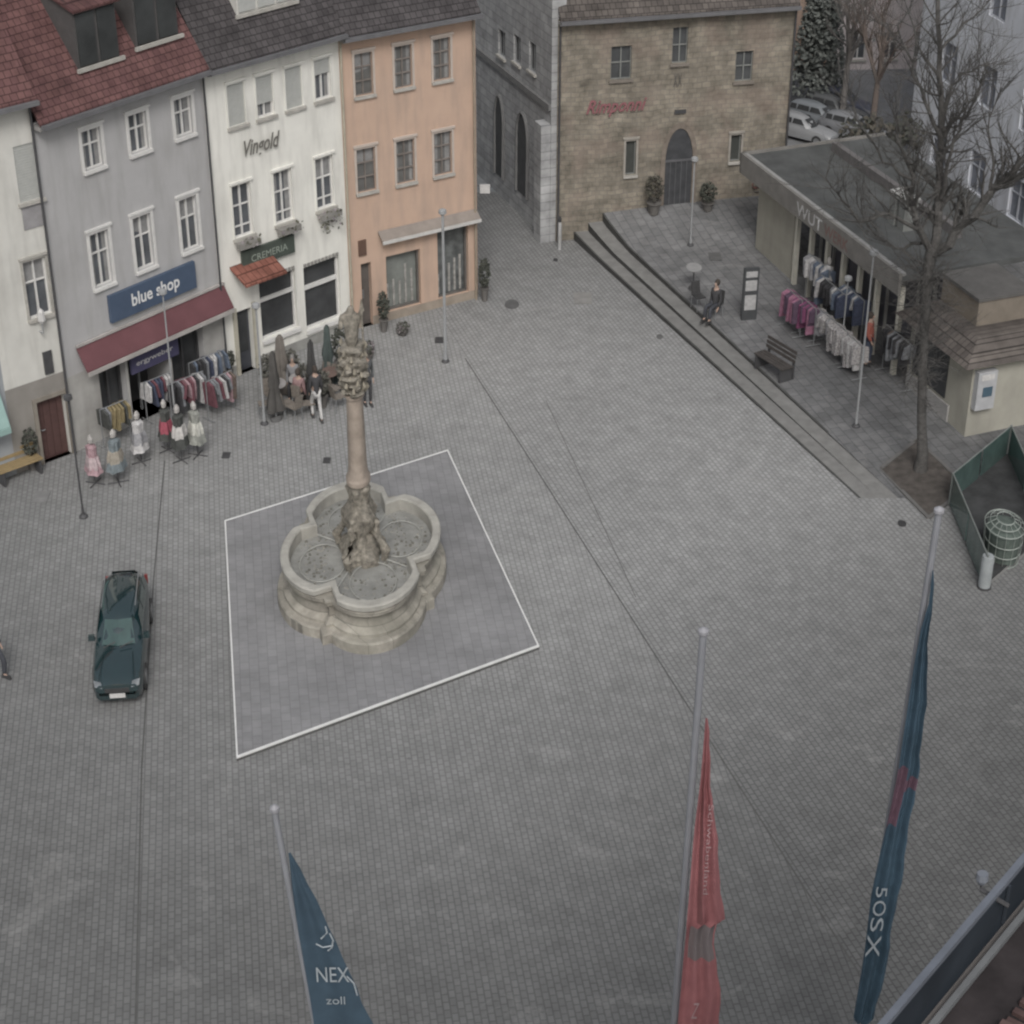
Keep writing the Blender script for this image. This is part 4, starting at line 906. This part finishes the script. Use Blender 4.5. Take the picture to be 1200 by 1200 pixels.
def resamp(P,r0,r1):
    out=[];rs=[]
    for i,(a_,b_) in enumerate(zip(P,P[1:])):
        for k in range(3):
            t=k/3; q=a_.lerp(b_,t); 
            if 0<i or k>0: q=q+Vector((random.gauss(0,.025),random.gauss(0,.04),random.gauss(0,.03)))
            out.append(q)
    out.append(P[-1]); n=len(out)
    return out,[r0+(r1-r0)*k/(n-1) for k in range(n)]
for pts,r0,r1 in BR:
    P,rs=resamp([tp(*p_) for p_ in pts],r0,r1); crown.tube(P,rs,7)
    for k in range(2,len(P)):
        for j in range(3):
            d=(P[k]-P[k-1]).normalized(); q=(d*.6+Vector((random.uniform(-1,1)*.8,random.uniform(-1,1),random.uniform(-.6,1)))).normalized()
            grow(crown,P[k],q,max(rs[k]*.4,.012),random.uniform(.5,1.3),1,2,.55)
for k in range(170):  # suckers hugging the trunk
    z=random.uniform(.1,1)**.7; b_=tp(1081+7*z,560-260*z-5); q=Vector((random.uniform(-.9,.7),random.uniform(-1,.6),random.uniform(-.9,1))).normalized()
    if z>.3: grow(crown,b_,q,.012,random.uniform(.4,1.1)*(1.25 if z>.5 else .6),1,2,.6)
crown.build('crown',bark,bt)
# ------------------------------------------------------------------ street lamps
def lamp(px,py,tpx,tpy,label,two=False,group='slim street lamps',terr=False,mat=metal_l,r=.035):
    g=GT(px,py) if terr else G(px,py); z0=th(g[1]) if terr else 0; x1,z1=onplane(g,(g[0]+1,g[1]),tpx,tpy); z1-=z0
    t=thing('street_lamp',label,'street lamp',(g[0],g[1],z0),0,group)
    MB().tube([(0,0,0),(0,0,.4),(x1*.0,0,z1)],[r*1.5,r,r*.8],7).build('pole',mat,t)
    MB().lathe([(.05,z1),(.12,z1+.06),(.11,z1+.16),(.03,z1+.2)],0,0,10).build('lamp_head',mat,t)
    MB().lathe([(.12,0),(.12,.04),(.06,.1)],0,0,10).build('foot',metal_d,t); return t
lamp(522,424,517,252,'pale slim street lamp in front of the orange house',r=.05)
lamp(207,505,200,346,'pale slim street lamp in front of the dark red awning',r=.026)
lamp(310,497,302,362,'pale lamp post left of the cafe umbrellas')
lamp(98,606,84,470,'dark thin pole near the pink dress stand',mat=metal_d,r=.028)
lamp(809,288,811,190,'thin lamp in front of the arched stone door',terr=True,r=.03)
lamp(1003,500,1002,300,'thin pole in front of the kiosk clothes racks',terr=True,r=.03)
lamp(985,420,982,330,'short pole at the kiosk canopy edge',terr=True,r=.025)
# small covers
def cover(px,py,s,label,round_=True,mat=metal_d,terr=False):
    g=GT(px,py) if terr else G(px,py); z=th(g[1])+.008 if terr else .008
    mb=MB(); 
    if round_: mb.lathe([(s,0),(s,.02),(s*.8,.02),(s*.78,.012)],0,0,16,.68)
    else:
        mb.box(-s*.68,s*.68,-s,s,0,.02)
        for k in range(4): mb.box(-s*.5,s*.5,-s*.8+k*s*.45,-s*.65+k*s*.45,.02,.03)
    o=mb.build('drain_cover' if not round_ else 'manhole_cover',mat); o.location=(g[0],g[1],z); tag(o,label,'drain cover','iron covers in the paving'); return o
cover(265,534,.16,'small square drain grate below the cafe umbrellas',False); cover(383,540,.15,'small square drain grate just above the white platform edging',False)
cover(600,357,.34,'round manhole cover near the alley mouth',mat=M('manhole_iron',(.1,.1,.1),.7)); cover(651,305,.12,'tiny dark cover by the stone hall corner',mat=black)
cover(683,350,.42,'pale square cover in the middle of the upper square',False,mat=M('pale_cover',(.24,.235,.225),.9)); cover(48,583,.3,'pale square cover near the bench',False,mat=M('pale_cover2',(.2,.2,.2),.9))
cover(1057,614,.16,'round drain cover beside the tree pit',mat=black); cover(838,301,.3,'dark cover on the terrace near the hall door',False,terr=True,mat=M('cover_grey',(.11,.11,.11),.8)); cover(515,399,.2,'dark cover before the orange house display windows',False)
cover(773,395,.15,'small cover beside the terrace steps',mat=M('cover_grey',(.11,.11,.11),.8))
# ------------------------------------------------------------------ clothes stands, racks
def make_stand(label,px,py,h,c,c2=None,group='clothes stands in front of the blue shop',terr=False,wd=.34,sc_=1.):
    g=GT(px,py) if terr else G(px,py); z0=th(g[1]) if terr else 0
    t=thing('clothes_stand',label,'clothes stand',(g[0],g[1],z0),random.uniform(-.5,.5),group,scale=(.7,1,1))
    MB().tube([(0,0,0),(0,0,h)],.02,5).tube([(-.3,-.2,.03),(.3,.2,.03)],.02,4).tube([(-.3,.2,.03),(.3,-.2,.03)],.02,4).build('stand',metal_d,t)
    p=[random.uniform(0,6) for _ in range(3)]
    f=lambda a,z:1+.12*math.sin(6*a+p[0])+.08*math.sin(11*a+p[1]+z*3)
    MB().lathe([(.05,h-.02),(wd*.55,h-.08),(wd*.5,h-.35),(wd*.7,h-.6),(wd*.95,h*.34),(wd*.97,h*.33)],0,0,22,mod=f).build('garment',c,t,True)
    if c2: MB().lathe([(wd*.62,h-.36),(wd*.78,h-.56),(wd*.8,h-.7),(wd*.7,h-.72)],0,0,18,mod=f).build('scarf',c2,t,True)
    MB().lathe([(.03,h),(.1,h+.05),(.11,h+.16),(.04,h+.26)],0,0,10).build('display_head',M('display_head',(.4,.38,.36),.8),t)
    return t
cl=lambda n,c:M('cloth_'+n,c,.9,.35,9)
make_stand('clothes stand with pink patterned dress, leftmost before the blue shop',112,567,1.25,cl('pink',(.40,.24,.27)),cl('palepink',(.5,.38,.4)))
make_stand('clothes stand with slate blue dress between pink and white ones',139,566,1.4,cl('slate',(.16,.2,.22)),cl('sand',(.34,.3,.24)))
make_stand('clothes stand with white blouse before the blue shop',166,542,1.35,cl('white',(.5,.49,.49)),cl('greyc',(.3,.3,.32)))
make_stand('clothes stand with red top and dark skirt before the blue shop',197,528,1.35,cl('darkgreen',(.055,.06,.055)),cl('red',(.38,.05,.09)))
make_stand('clothes stand with pale cardigan over dark trousers',213,540,1.5,cl('black2',(.05,.055,.05)),cl('offwhite',(.52,.5,.48)))
make_stand('clothes stand with cream scarf next to the right hand racks',232,534,1.45,cl('mist',(.27,.28,.25)),cl('cream',(.5,.5,.45)))
def make_rack(label,px,py,rz,cols,group,L=1.3,h=1.25,terr=False,gl=.85):
    g=GT(px,py) if terr else G(px,py); z0=th(g[1]) if terr else 0
    t=thing('clothes_rack',label,'clothes rack',(g[0],g[1],z0),rz,group)
    fm=MB(); fm.tube([(-L/2,0,h),(L/2,0,h)],.018,5)
    for s in (-1,1): fm.tube([(s*L/2,0,.05),(s*L/2,0,h)],.018,5).tube([(s*L/2,-.25,.04),(s*L/2,.25,.04)],.02,4)
    fm.build('rack_frame',metal_g,t)
    n=int(L/.11)
    for k in range(n):
        x=-L/2+.08+k*(L-.16)/(n-1); c=random.choice(cols); w_=random.uniform(.13,.27); l_=gl*random.uniform(.5,1.1); tl=random.uniform(-.1,.1)
        MB().rings([[(x-.02,-.03,h),(x+.02,-.03,h),(x+.02,.03,h),(x-.02,.03,h)],[(x-.035,-w_,h-.1),(x+.035,-w_,h-.1),(x+.035,w_,h-.1),(x-.035,w_,h-.1)],[(x-.04+tl,-w_*1.05,h-l_),(x+.04+tl,-w_*1.05,h-l_),(x+.045+tl,w_*1.1,h-l_),(x-.045+tl,w_*1.1,h-l_)]]).build('garment',c,t)
    return t
blues=[cl('navy',(.04,.055,.11)),cl('denim',(.11,.15,.22)),cl('white',(.5,.49,.49)),cl('grey3',(.2,.21,.23)),cl('black3',(.03,.03,.035))]
mix=[cl('pink',(.40,.24,.27)),cl('grey3',(.2,.21,.23)),cl('wine',(.16,.04,.06)),cl('white',(.5,.49,.49)),cl('brown',(.13,.09,.07)),cl('black3',(.03,.03,.035))]
gb='clothes racks outside the blue shop'
make_rack('rack of blue and white clothes under the right end of the red awning',246,462,R(45),blues,gb)
make_rack('rack of pink and brown clothes nearest the lamp post before the red awning',222,488,R(45),mix,gb,L=1.2)
make_rack('rack of wine and grey clothes left of the shop door',188,488,R(45),[cl('wine',(.16,.04,.06)),cl('navy',(.04,.055,.11)),cl('white',(.5,.49,.49))],gb,L=.9)
make_rack('rack of mixed clothes farthest right before the grey house',260,486,R(50),mix,gb,L=1.)
make_rack('rack of dark and yellow clothes by the left shop window',138,520,R(45),[cl('ochre',(.26,.2,.08)),cl('darkgreen',(.055,.06,.055)),cl('grey3',(.2,.21,.23))],gb,L=.9)
gk='clothes racks outside the kiosk'
rk=R(-70)
pinks=[cl('magenta',(.26,.05,.16)),cl('pink2',(.38,.14,.24)),cl('plum',(.1,.05,.1))]
make_rack('rack of magenta and pink clothes at the left end of the kiosk',928,388,rk,pinks,gk,L=1.,terr=True)
make_rack('rack of plum clothes beside the magenta rack at the kiosk',944,398,rk,pinks,gk,L=1.,terr=True)
make_rack('rack of navy and white clothes under the kiosk canopy',972,390,rk,blues,gk,L=1.6,h=1.6,terr=True)
pat=M('cloth_patterned',(.42,.40,.40),.9,.6,18)
make_rack('rack of white patterned clothes at the kiosk front',972,415,rk,[pat,pat,cl('greyc',(.3,.3,.32))],gk,L=1.9,h=1.15,terr=True)
make_rack('rack of grey and black clothes farthest right at the kiosk',1048,446,rk,[cl('grey3',(.2,.21,.23)),cl('black3',(.03,.03,.035)),cl('brown',(.13,.09,.07))],gk,L=1.5,h=1.5,terr=True)
make_rack('rack of pale blouses behind the magenta rack at the kiosk',955,365,rk,[cl('white',(.5,.49,.49)),cl('greyc',(.3,.3,.32)),cl('denim',(.11,.15,.22))],gk,L=1.4,h=1.7,terr=True)
make_rack('rack of denim and white clothes in the middle of the kiosk front',995,402,rk,[cl('denim',(.11,.15,.22)),cl('white',(.5,.49,.49)),cl('navy',(.04,.055,.11))],gk,L=1.3,h=1.7,terr=True)
make_rack('low rack of patterned clothes ending the kiosk row',996,436,rk,[pat,cl('white',(.5,.49,.49))],gk,L=1.1,h=1.1,terr=True)
make_stand('clothes stand with white shirts under the kiosk canopy',966,372,1.8,cl('white',(.5,.49,.49)),None,'kiosk clothes stands',True)
# ------------------------------------------------------------------ people
def person(label,px,py,rz,coat,trous,hairc,pose='stand',h=1.72,terr=False,bag=None,group=None):
    g=GT(px,py) if terr else G(px,py); z0=th(g[1]) if terr else 0
    t=thing('person',label,'person',(g[0],g[1],z0),rz,group,scale=(.72,1,1)); k=h/1.72
    st=.22 if pose=='walk' else .04; sit=pose=='sit'
    hip=.92 if not sit else .46
    up=hip-.92
    def S(L): return [(x*k,y*k,z*k) for x,y,z in L]
    if sit: legs=[(.1,0,hip),(.13,-.42,hip+.02),(.13,-.44,.1),(.13,-.56,.04),(-.1,0,hip),(-.14,-.42,hip+.02),(-.14,-.44,.1),(-.14,-.56,.04)]
    else: legs=[(.1,0,.88),(.11,-st-.03,.5),(.11,-st*.8,.09),(.11,-st*.8-.14,.04),(-.1,0,.88),(-.11,st*.4-.03,.5),(-.11,st,.09),(-.11,st-.14,.04)]
    tor=[(0,0,.95+up),(0,0,1.15+up),(0,0,1.38+up),(0,0,1.47+up),(0,-.01,1.53+up),(0,-.02,1.62+up),(0,-.015,1.70+up)]
    arms=[(.19,0,1.39+up),(.24,.02,1.12+up),(.23,-.1,.88+up),(.22,-.15,.80+up),(-.19,0,1.39+up),(-.24,.02,1.12+up),(-.23,-.1,.88+up),(-.22,-.15,.80+up)]
    fing=[(.22,-.18,.74+up),(-.22,-.18,.74+up),(.19,-.19,.78+up),(-.19,-.19,.78+up)]
    nose=[(0,-.12,1.61+up)]
    V=tor+legs+arms+fing+nose
    E_=[(0,1),(1,2),(2,3),(3,4),(4,5),(5,6),(0,7),(7,8),(8,9),(9,10),(0,11),(11,12),(12,13),(13,14),(2,15),(15,16),(16,17),(17,18),(2,19),(19,20),(20,21),(21,22),(18,23),(22,24),(17,25),(21,26),(5,27)]
    rad=[.13,.125,.13,.06,.055,.085,.07, .085,.06,.045,.035,.085,.06,.045,.035, .06,.045,.033,.028,.06,.045,.033,.028, .018,.018,.012,.012,.02]
    skinmesh('body',S(V),E_,[r*k for r in rad],skin,t)
    # coat
    cv=[(0,0,.80+up),(0,0,.98+up),(0,0,1.17+up),(0,0,1.39+up),(0,0,1.48+up)]+arms[0:3]+arms[4:7]
    if sit: cv[0]=(0,0,.94+up)
    skinmesh('coat',S(cv),[(0,1),(1,2),(2,3),(3,4),(3,5),(5,6),(6,7),(3,8),(8,9),(9,10)],[.165*k,.16*k,.15*k,.155*k,.085*k,.08*k,.065*k,.052*k,.08*k,.065*k,.052*k],coat,t)
    tv=[(0,0,hip)]+[legs[0],legs[1],legs[2]]+[legs[4],legs[5],legs[6]]
    skinmesh('trousers',S(tv),[(0,1),(1,2),(2,3),(0,4),(4,5),(5,6)],[.14*k,.1*k,.078*k,.062*k,.1*k,.078*k,.062*k],trous,t)
    sh=MB()
    for q in (legs[2],legs[6]): sh.frust((q[0]-.05)*k,(q[0]+.05)*k,(q[1]-.2)*k,(q[1]+.07)*k,0,.09*k,.015,.03)
    sh.build('shoes',black,t)
    zc_=1.655+up; MB().lathe([(.02,(zc_+.11)*k),(.075*k,(zc_+.085)*k),(.105*k,(zc_+.02)*k),(.105*k,(zc_-.05)*k),(.08*k,(zc_-.09)*k)],0,.025,12).build('hair',hairc,t,True)
    return t
hb=M('brown_hair',(.05,.035,.025),.8); hg=M('grey_hair',(.2,.19,.18),.8)
dkc=M('dark_coat',(.035,.035,.04),.9,.2); 
person('person in dark clothes walking out of the left edge of the square',-4,793,R(60),dkc,M('dark_jeans',(.04,.045,.06),.9),hb,'walk')
person('person in long dark coat right of the fountain column',431,474,R(20),M('slate_coat',(.06,.065,.07),.9),dkc,hb)
person('person in dark jacket and white trousers by the cafe umbrellas',372,492,R(200),dkc,white_c,hb,'walk')
person('person in dark clothes sitting near the terrace steps',838,372,R(-40),dkc,M('dark_jeans',(.04,.045,.06),.9),hb,'sit',terr=True)
person('person in orange red jacket standing in front of the kiosk',1015,428,R(70),M('orange_jacket',(.40,.085,.05),.9,.1),M('blue_jeans',(.05,.07,.12),.9),hb,terr=True)
person('person in grey pullover seated at the cafe tables',345,462,R(0),M('grey_pullover',(.2,.2,.21),.9),dkc,hg,'sit')
person('person in pinkish coat seated at the cafe tables',352,478,R(160),M('rose_coat',(.3,.17,.17),.9),dkc,hb,'sit')
# stools for seated people, chairs and tables
def make_chair(label,loc,rz,mat,group):
    t=thing('bistro_chair',label,'chair',loc,rz,group,scale=(.75,1,1))
    MB().box(-.2,.2,-.2,.2,.43,.46).build('seat',mat,t); MB().rings([[(-.2,.19,.47),(.2,.19,.47),(.2,.21,.47),(-.2,.21,.47)],[(-.19,.25,.86),(.19,.25,.86),(.19,.27,.86),(-.19,.27,.86)]]).build('backrest',mat,t)
    for sx in (-1,1):
        for sy in (-1,1): MB().tube([(sx*.18,sy*.18,.43),(sx*.2,sy*.21,0)],.014,4).build('leg',metal_g,t)
    return t
wick=M('wicker',(.2,.17,.14),.9,.3,12)
gc='bistro chairs at the cafe'
g=G(345,462); ch0=make_chair('chair under the person in grey pullover',(g[0],g[1],0),0,wick,gc)
g=G(352,478); dup(ch0,(g[0],g[1],0),R(160),'chair under the person in pinkish coat',gc)
for px,py,rz,l in ((318,478,.6,'empty chair left of the dark closed umbrella'),(336,488,2.4,'empty chair right of the dark closed umbrella'),(392,470,1.,'empty chair left of the fountain column'),(398,452,3.,'empty chair behind the fountain column'),(330,455,.2,'empty chair closest to the cafe wall'),(362,488,1.7,'empty chair in front of the middle closed umbrella'),(345,492,4.,'empty chair nearest the square'),(398,480,2.2,'empty chair nearest the fountain column foot'),(312,488,5.,'empty chair by the pale lamp post'),(378,458,-.6,'empty chair beside the second closed umbrella')):
    g=G(px,py); dup(ch0,(g[0],g[1],0),rz,l,gc)
def table(px,py,label,group,mat,terr=False):
    g=GT(px,py) if terr else G(px,py); t=thing('bistro_table',label,'table',(g[0],g[1],th(g[1]) if terr else 0),0,group,scale=(.72,1,1))
    MB().lathe([(.32,.72),(.35,.73),(.35,.75),(.3,.752)],0,0,16).build('tabletop',mat,t); MB().tube([(0,0,.03),(0,0,.72)],.03,6).build('leg',metal_d,t); MB().lathe([(.22,0),(.22,.02),(.04,.05)],0,0,12).build('foot',metal_d,t); return t
tg_='bistro tables at the cafe'
table(350,470,'round table between the two seated people',tg_,M('pale_table',(.36,.34,.33),.5)); table(327,476,'round table at the foot of the dark closed umbrella',tg_,M('pale_table',(.36,.34,.33),.5)); table(388,462,'round table left of the fountain column',tg_,M('brown_table',(.16,.1,.08),.6))
table(812,338,'small white table near the terrace steps','tables on the terrace',M('white_table',(.3,.3,.3),.5),True)
g=GT(818,362); make_chair('dark chair beside the small white terrace table',(g[0],g[1],th(g[1])),.4,black,'chairs on the terrace')
g=GT(838,372); make_chair('dark chair under the person sitting by the terrace steps',(g[0],g[1],th(g[1])),R(-40),black,'chairs on the terrace')
# closed umbrellas
def umbrella(px,py,h,label,mat,first=None):
    g=G(px,py); t=thing('closed_umbrella',label,'umbrella',(g[0],g[1],0),random.uniform(0,3),'closed umbrellas at the cafe',scale=(.75,1,1))
    MB().tube([(0,0,0),(0,0,h)],.025,6).build('pole',metal_l,t)
    f=lambda a,z:1+.22*math.sin(4*a+z)+.08*math.sin(9*a)
    MB().lathe([(.03,h),(.09,h-.1),(.13,h-.6),(.2,h-1.),(.14,h-1.15),(.24,h-1.5),(.3,h-1.85),(.2,h-1.88)],0,0,24,mod=f).build('canopy',mat,t,True)
    MB().lathe([(.2,0),(.2,.08),(.05,.12)],0,0,12).build('base',M('base_grey',(.12,.12,.12),.8),t)
umbrella(324,492,2.2,'dark closed umbrella at the front left of the cafe',M('umbrella_dark',(.06,.055,.05),.9,.2))
umbrella(368,478,2.2,'black closed umbrella in the middle of the cafe',M('umbrella_black',(.035,.035,.035),.9,.2))
umbrella(386,452,2.0,'dark green closed umbrella nearest the cafe wall',M('umbrella_green',(.05,.075,.07),.9,.2))
umbrella(332,460,1.9,'taupe closed umbrella behind the dark one',M('umbrella_taupe',(.16,.14,.12),.9,.2))
# planters / shrubs
def planter(px,py,h,r,label,terr=False,leaf=((.035,.04,.028),(.06,.065,.045)),group='potted shrubs',n=260,pot=(.14,.13,.12)):
    g=GT(px,py) if terr else G(px,py); t=thing('potted_shrub',label,'potted plant',(g[0],g[1],th(g[1]) if terr else 0),0,group)
    ph_=h*.3; MB().lathe([(r*.5,0),(r*.75,ph_),(r*.85,ph_),(r*.7,ph_-.03)],0,0,14,.7).build('pot',M('pot_%.2f'%pot[0],pot,.8),t)
    mb=MB(); leafclump(mb,(0,0,ph_+(h-ph_)*.5),(r*.75,r,(h-ph_)*.5),n,.06,mi=2); mb.build('foliage',[M('shrub%.3f'%c[0],c,.9) for c in leaf],t)
planter(450,388,1.35,.26,'tall narrow potted shrub right of the orange house door'); planter(568,352,1.5,.25,'dark potted shrub at the alley corner of the orange house')
planter(39,549,1.3,.28,'round dark topiary between bench and brown door'); planter(766,250,1.4,.45,'leafy shrub left of the arched stone door',True,((.05,.045,.035),(.08,.075,.05)))
planter(829,246,1.,.4,'potted shrub right of the arched stone door',True,((.035,.04,.028),(.06,.065,.045))); planter(885,226,.6,.4,'low planter with reddish flowers beside the kiosk corner',True,((.05,.05,.035),(.18,.06,.05)))
planter(270,442,1.,.22,'dark potted shrub beside the grey house drainpipe'); planter(400,440,1.6,.35,'bushy green shrub behind the fountain column at the cafe')
for px,py,h,rr,l in ((314,462,1.3,.28,'bushy planter left of the cafe umbrellas'),(342,452,1.2,.35,'bushy planter against the cafe wall between umbrellas'),(358,466,1.1,.3,'low bushy planter behind the cafe tables'),(379,476,1.2,.28,'bushy planter right of the standing cafe guest'),(404,462,1.2,.3,'bushy planter just left of the carved column')):
    planter(px,py,h,rr,l,False,((.07,.07,.055),(.12,.115,.095)),'planters around the cafe terrace',300)
planter(432,420,.6,.3,'small heather pot before the orange house door',False,((.06,.06,.04),(.2,.17,.18)),n=120)
planter(472,392,.4,.3,'low heather pot under the display window',False,((.06,.06,.04),(.17,.15,.15)),n=120)
# benches
def bench(loc,rz,label,m1,m2,L=1.6,group=None):
    t=thing('bench',label,'bench',loc,rz,group)
    mb=MB()
    for k in range(4): mb.box(-L/2,L/2,-.2+k*.11,-.11+k*.11,.43,.47)
    mb.build('seat',m1,t); mb=MB()
    for k in range(3): mb.box(-L/2,L/2,.25+k*.02,.28+k*.02,.55+k*.14,.65+k*.14)
    mb.build('backrest',m1,t)
    for s in (-1,1): MB().box(s*(L/2-.1)-.03,s*(L/2-.1)+.03,-.2,.24,0,.425).box(s*(L/2-.1)-.03,s*(L/2-.1)+.03,.27,.33,0,.95 if 0 else .54).build('leg',m2,t)
g=GT(905,438); bench((g[0],g[1],th(g[1])),R(-58),'dark wooden bench on the terrace above the steps',M('weathered_bench_wood',(.06,.05,.045),.8,.3,7),metal_d,1.35)
g=G(24,560); bench((g[0],g[1],0),R(41),'yellow brown bench before the turquoise shop at the left edge',M('yellow_wood',(.32,.22,.08),.7,.2,5),metal_d,1.3)
# info stele, doors signs
g=GT(877,374); t=thing('information_stele','tall dark information stele with white posters on the terrace','sign',(g[0],g[1],th(g[1])),R(10))
MB().box(-.24,.24,-.06,.06,0,1.75).build('panel',M('stele_dark',(.05,.055,.06),.5),t)
for z0,z1 in ((.35,.85),(1.0,1.35),(1.45,1.65)): MB().box(-.18,.18,-.075,-.062,z0,z1).build('poster',M('poster_white',(.42,.42,.42),.6,.25,9),t)
g=GT(658,278); t=thing('white_post','white post at the foot of the stone hall corner','post',(g[0]-.05,61.9,0)); MB().lathe([(.1,0),(.09,.9),(.06,1.)],0,0,10,.7).build('post',M('post_white',(.4,.4,.4),.7),t); MB().lathe([(.07,1.001),(.09,1.1),(.02,1.2)],0,0,10,.7).build('cap',black,t)
# bicycle leaning at hall wall
def bicycle(loc,rz,label):
    t=thing('bicycle',label,'bicycle',loc,rz,scale=(1,1,1))
    for x in (-.5,.5):
        mb=MB(); mb.tube([(x+.33*math.cos(a*PI/10),0,.34+.33*math.sin(a*PI/10)) for a in range(21)],.022,5); mb.build('wheel',black,t)
    mb=MB(); mb.tube([(-.5,0,.34),(-.15,0,.3),(.35,0,.75),(-.2,0,.8),(-.5,0,.34)],.018,5).tube([(-.15,0,.3),(-.22,0,.9)],.018,5).tube([(.5,0,.34),(.34,0,.95)],.018,5); mb.build('bicycle_frame',M('bike_frame',(.06,.06,.06),.4),t)
    MB().box(-.34,-.1,-.06,.06,.9,.95).build('saddle',black,t); MB().tube([(.3,-.25,1.),(.34,0,.97),(.3,.25,1.)],.015,5).build('handlebar',metal_g,t)
# dark bin near grey house, A-board sign
g=G(270,444); t=thing('waste_bin','dark upright waste bin at the foot of the grey house drainpipe','bin',(g[0]-.25,g[1]-.5,0)); MB().frust(-.14,.14,-.18,.18,0,.95,-.02,-.02).build('bin_body',M('bin_dark',(.05,.055,.06),.6),t); MB().frust(-.17,.17,-.21,.21,.952,1.05,.05,.05).build('lid',black,t)
# alley wall sign
g=(-1.3,63.0); t=thing('shop_sign','small white bracket sign at the alley side of the orange house','sign',(-1.02,58.6,zat((-1.0,58.4),568,224)))
MB().box(-.0,.32,-.04,.04,-.14,.14).build('sign_board',white_c,t); MB().tube([(-.12,0,.1),(.05,0,.1)],.015,4).build('bracket',metal_d,t)
# ------------------------------------------------------------------ stairwell with green glass
Q=[G(1112,592),G(1152,690),G(1222,632),G(1180,535)]
gg=M('green_glass',(.045,.10,.09),.15,.3,1.5,spec=.6)
t=thing('stairwell_enclosure','green glass balustrade around the sunken stairwell at the right edge','balustrade',(Q[0][0],Q[0][1],0))
ox_,oy_=Q[0]
mb=MB(); mb.poly([(x-ox_,y-oy_,.11) for x,y in Q]); mb.build('stairwell_shade_sheet',M('shaft_shade',(.028,.03,.032),.9,.4,2),t)  # dark sheet at paving level stands for the shaded shaft
for i in (0,2,3):
    a_,b_=Vector(Q[i]),Vector(Q[(i+1)%4])
    for k in range(2):
        p_,q_=a_.lerp(b_,k/2+.02),a_.lerp(b_,(k+1)/2-.02); n_=Vector((-(q_-p_).y,(q_-p_).x)).normalized()*.012; hh_=.95
        MB().rings([[(p_.x-ox_-n_.x,p_.y-oy_-n_.y,.08),(p_.x-ox_+n_.x,p_.y-oy_+n_.y,.08),(p_.x-ox_+n_.x,p_.y-oy_+n_.y,hh_),(p_.x-ox_-n_.x,p_.y-oy_-n_.y,hh_)],[(q_.x-ox_-n_.x,q_.y-oy_-n_.y,.08),(q_.x-ox_+n_.x,q_.y-oy_+n_.y,.08),(q_.x-ox_+n_.x,q_.y-oy_+n_.y,hh_),(q_.x-ox_-n_.x,q_.y-oy_-n_.y,hh_)]]).build('glass_panel',gg,t)
    MB().tube([(a_.x-ox_,a_.y-oy_,.98),(b_.x-ox_,b_.y-oy_,.98)],.02,6).build('handrail',M('rail_grey_green',(.18,.2,.19),.5),t)
for (x,y) in Q: MB().tube([(x-ox_,y-oy_,0),(x-ox_,y-oy_,1.)],.03,6).build('post',M('rail_grey_green',(.18,.2,.19),.5),t)
i=1; a_,b_=Vector(Q[1]),Vector(Q[2]); MB().tube([(a_.x-ox_,a_.y-oy_,.03),(b_.x-ox_,b_.y-oy_,.03)],.05,4).build('kerb',M('pit_kerb2',(.16,.16,.155),.9),t)
g=G(1153,688); t=thing('bollard','grey cylindrical bollard before the green wire basket','bollard',(g[0],g[1],0)); MB().lathe([(.17,0),(.17,.86),(.15,.93),(.02,.95)],0,0,16,.9).build('shaft',M('bollard_grey',(.3,.33,.34),.5),t,True); MB().lathe([(.2,0),(.2,.03),(.171,.05)],0,0,16,.9).build('base_ring',black,t)
g=G(1172,652); t=thing('wire_basket','large pale green wire mesh basket inside the glass balustrade','wire basket',(g[0],g[1],.02),0,None,(.68,1,1))
mb=MB(); R_=.72
for k in range(14):
    a_=k*2*PI/14; mb.tube([(R_*.9*math.cos(a_),R_*.9*math.sin(a_),0),(R_*math.cos(a_),R_*math.sin(a_),.95),(R_*.45*math.cos(a_),R_*.45*math.sin(a_),1.12)],.012,4)
for z,r_ in ((.02,.9),(.3,.93),(.6,.96),(.95,1.),(1.05,.75),(1.12,.45)): mb.tube([(R_*r_*math.cos(a*PI/12),R_*r_*math.sin(a*PI/12),z) for a in range(25)],.018,4)
mb.build('wire_mesh',M('wire_pale_green',(.27,.31,.28),.5),t); MB().lathe([(R_*.8,.01),(R_*.88,.85),(R_*.6,.95),(.02,1.0)],0,0,18).build('lining',M('green_lining',(.09,.125,.105),.8,.3,5),t,True)
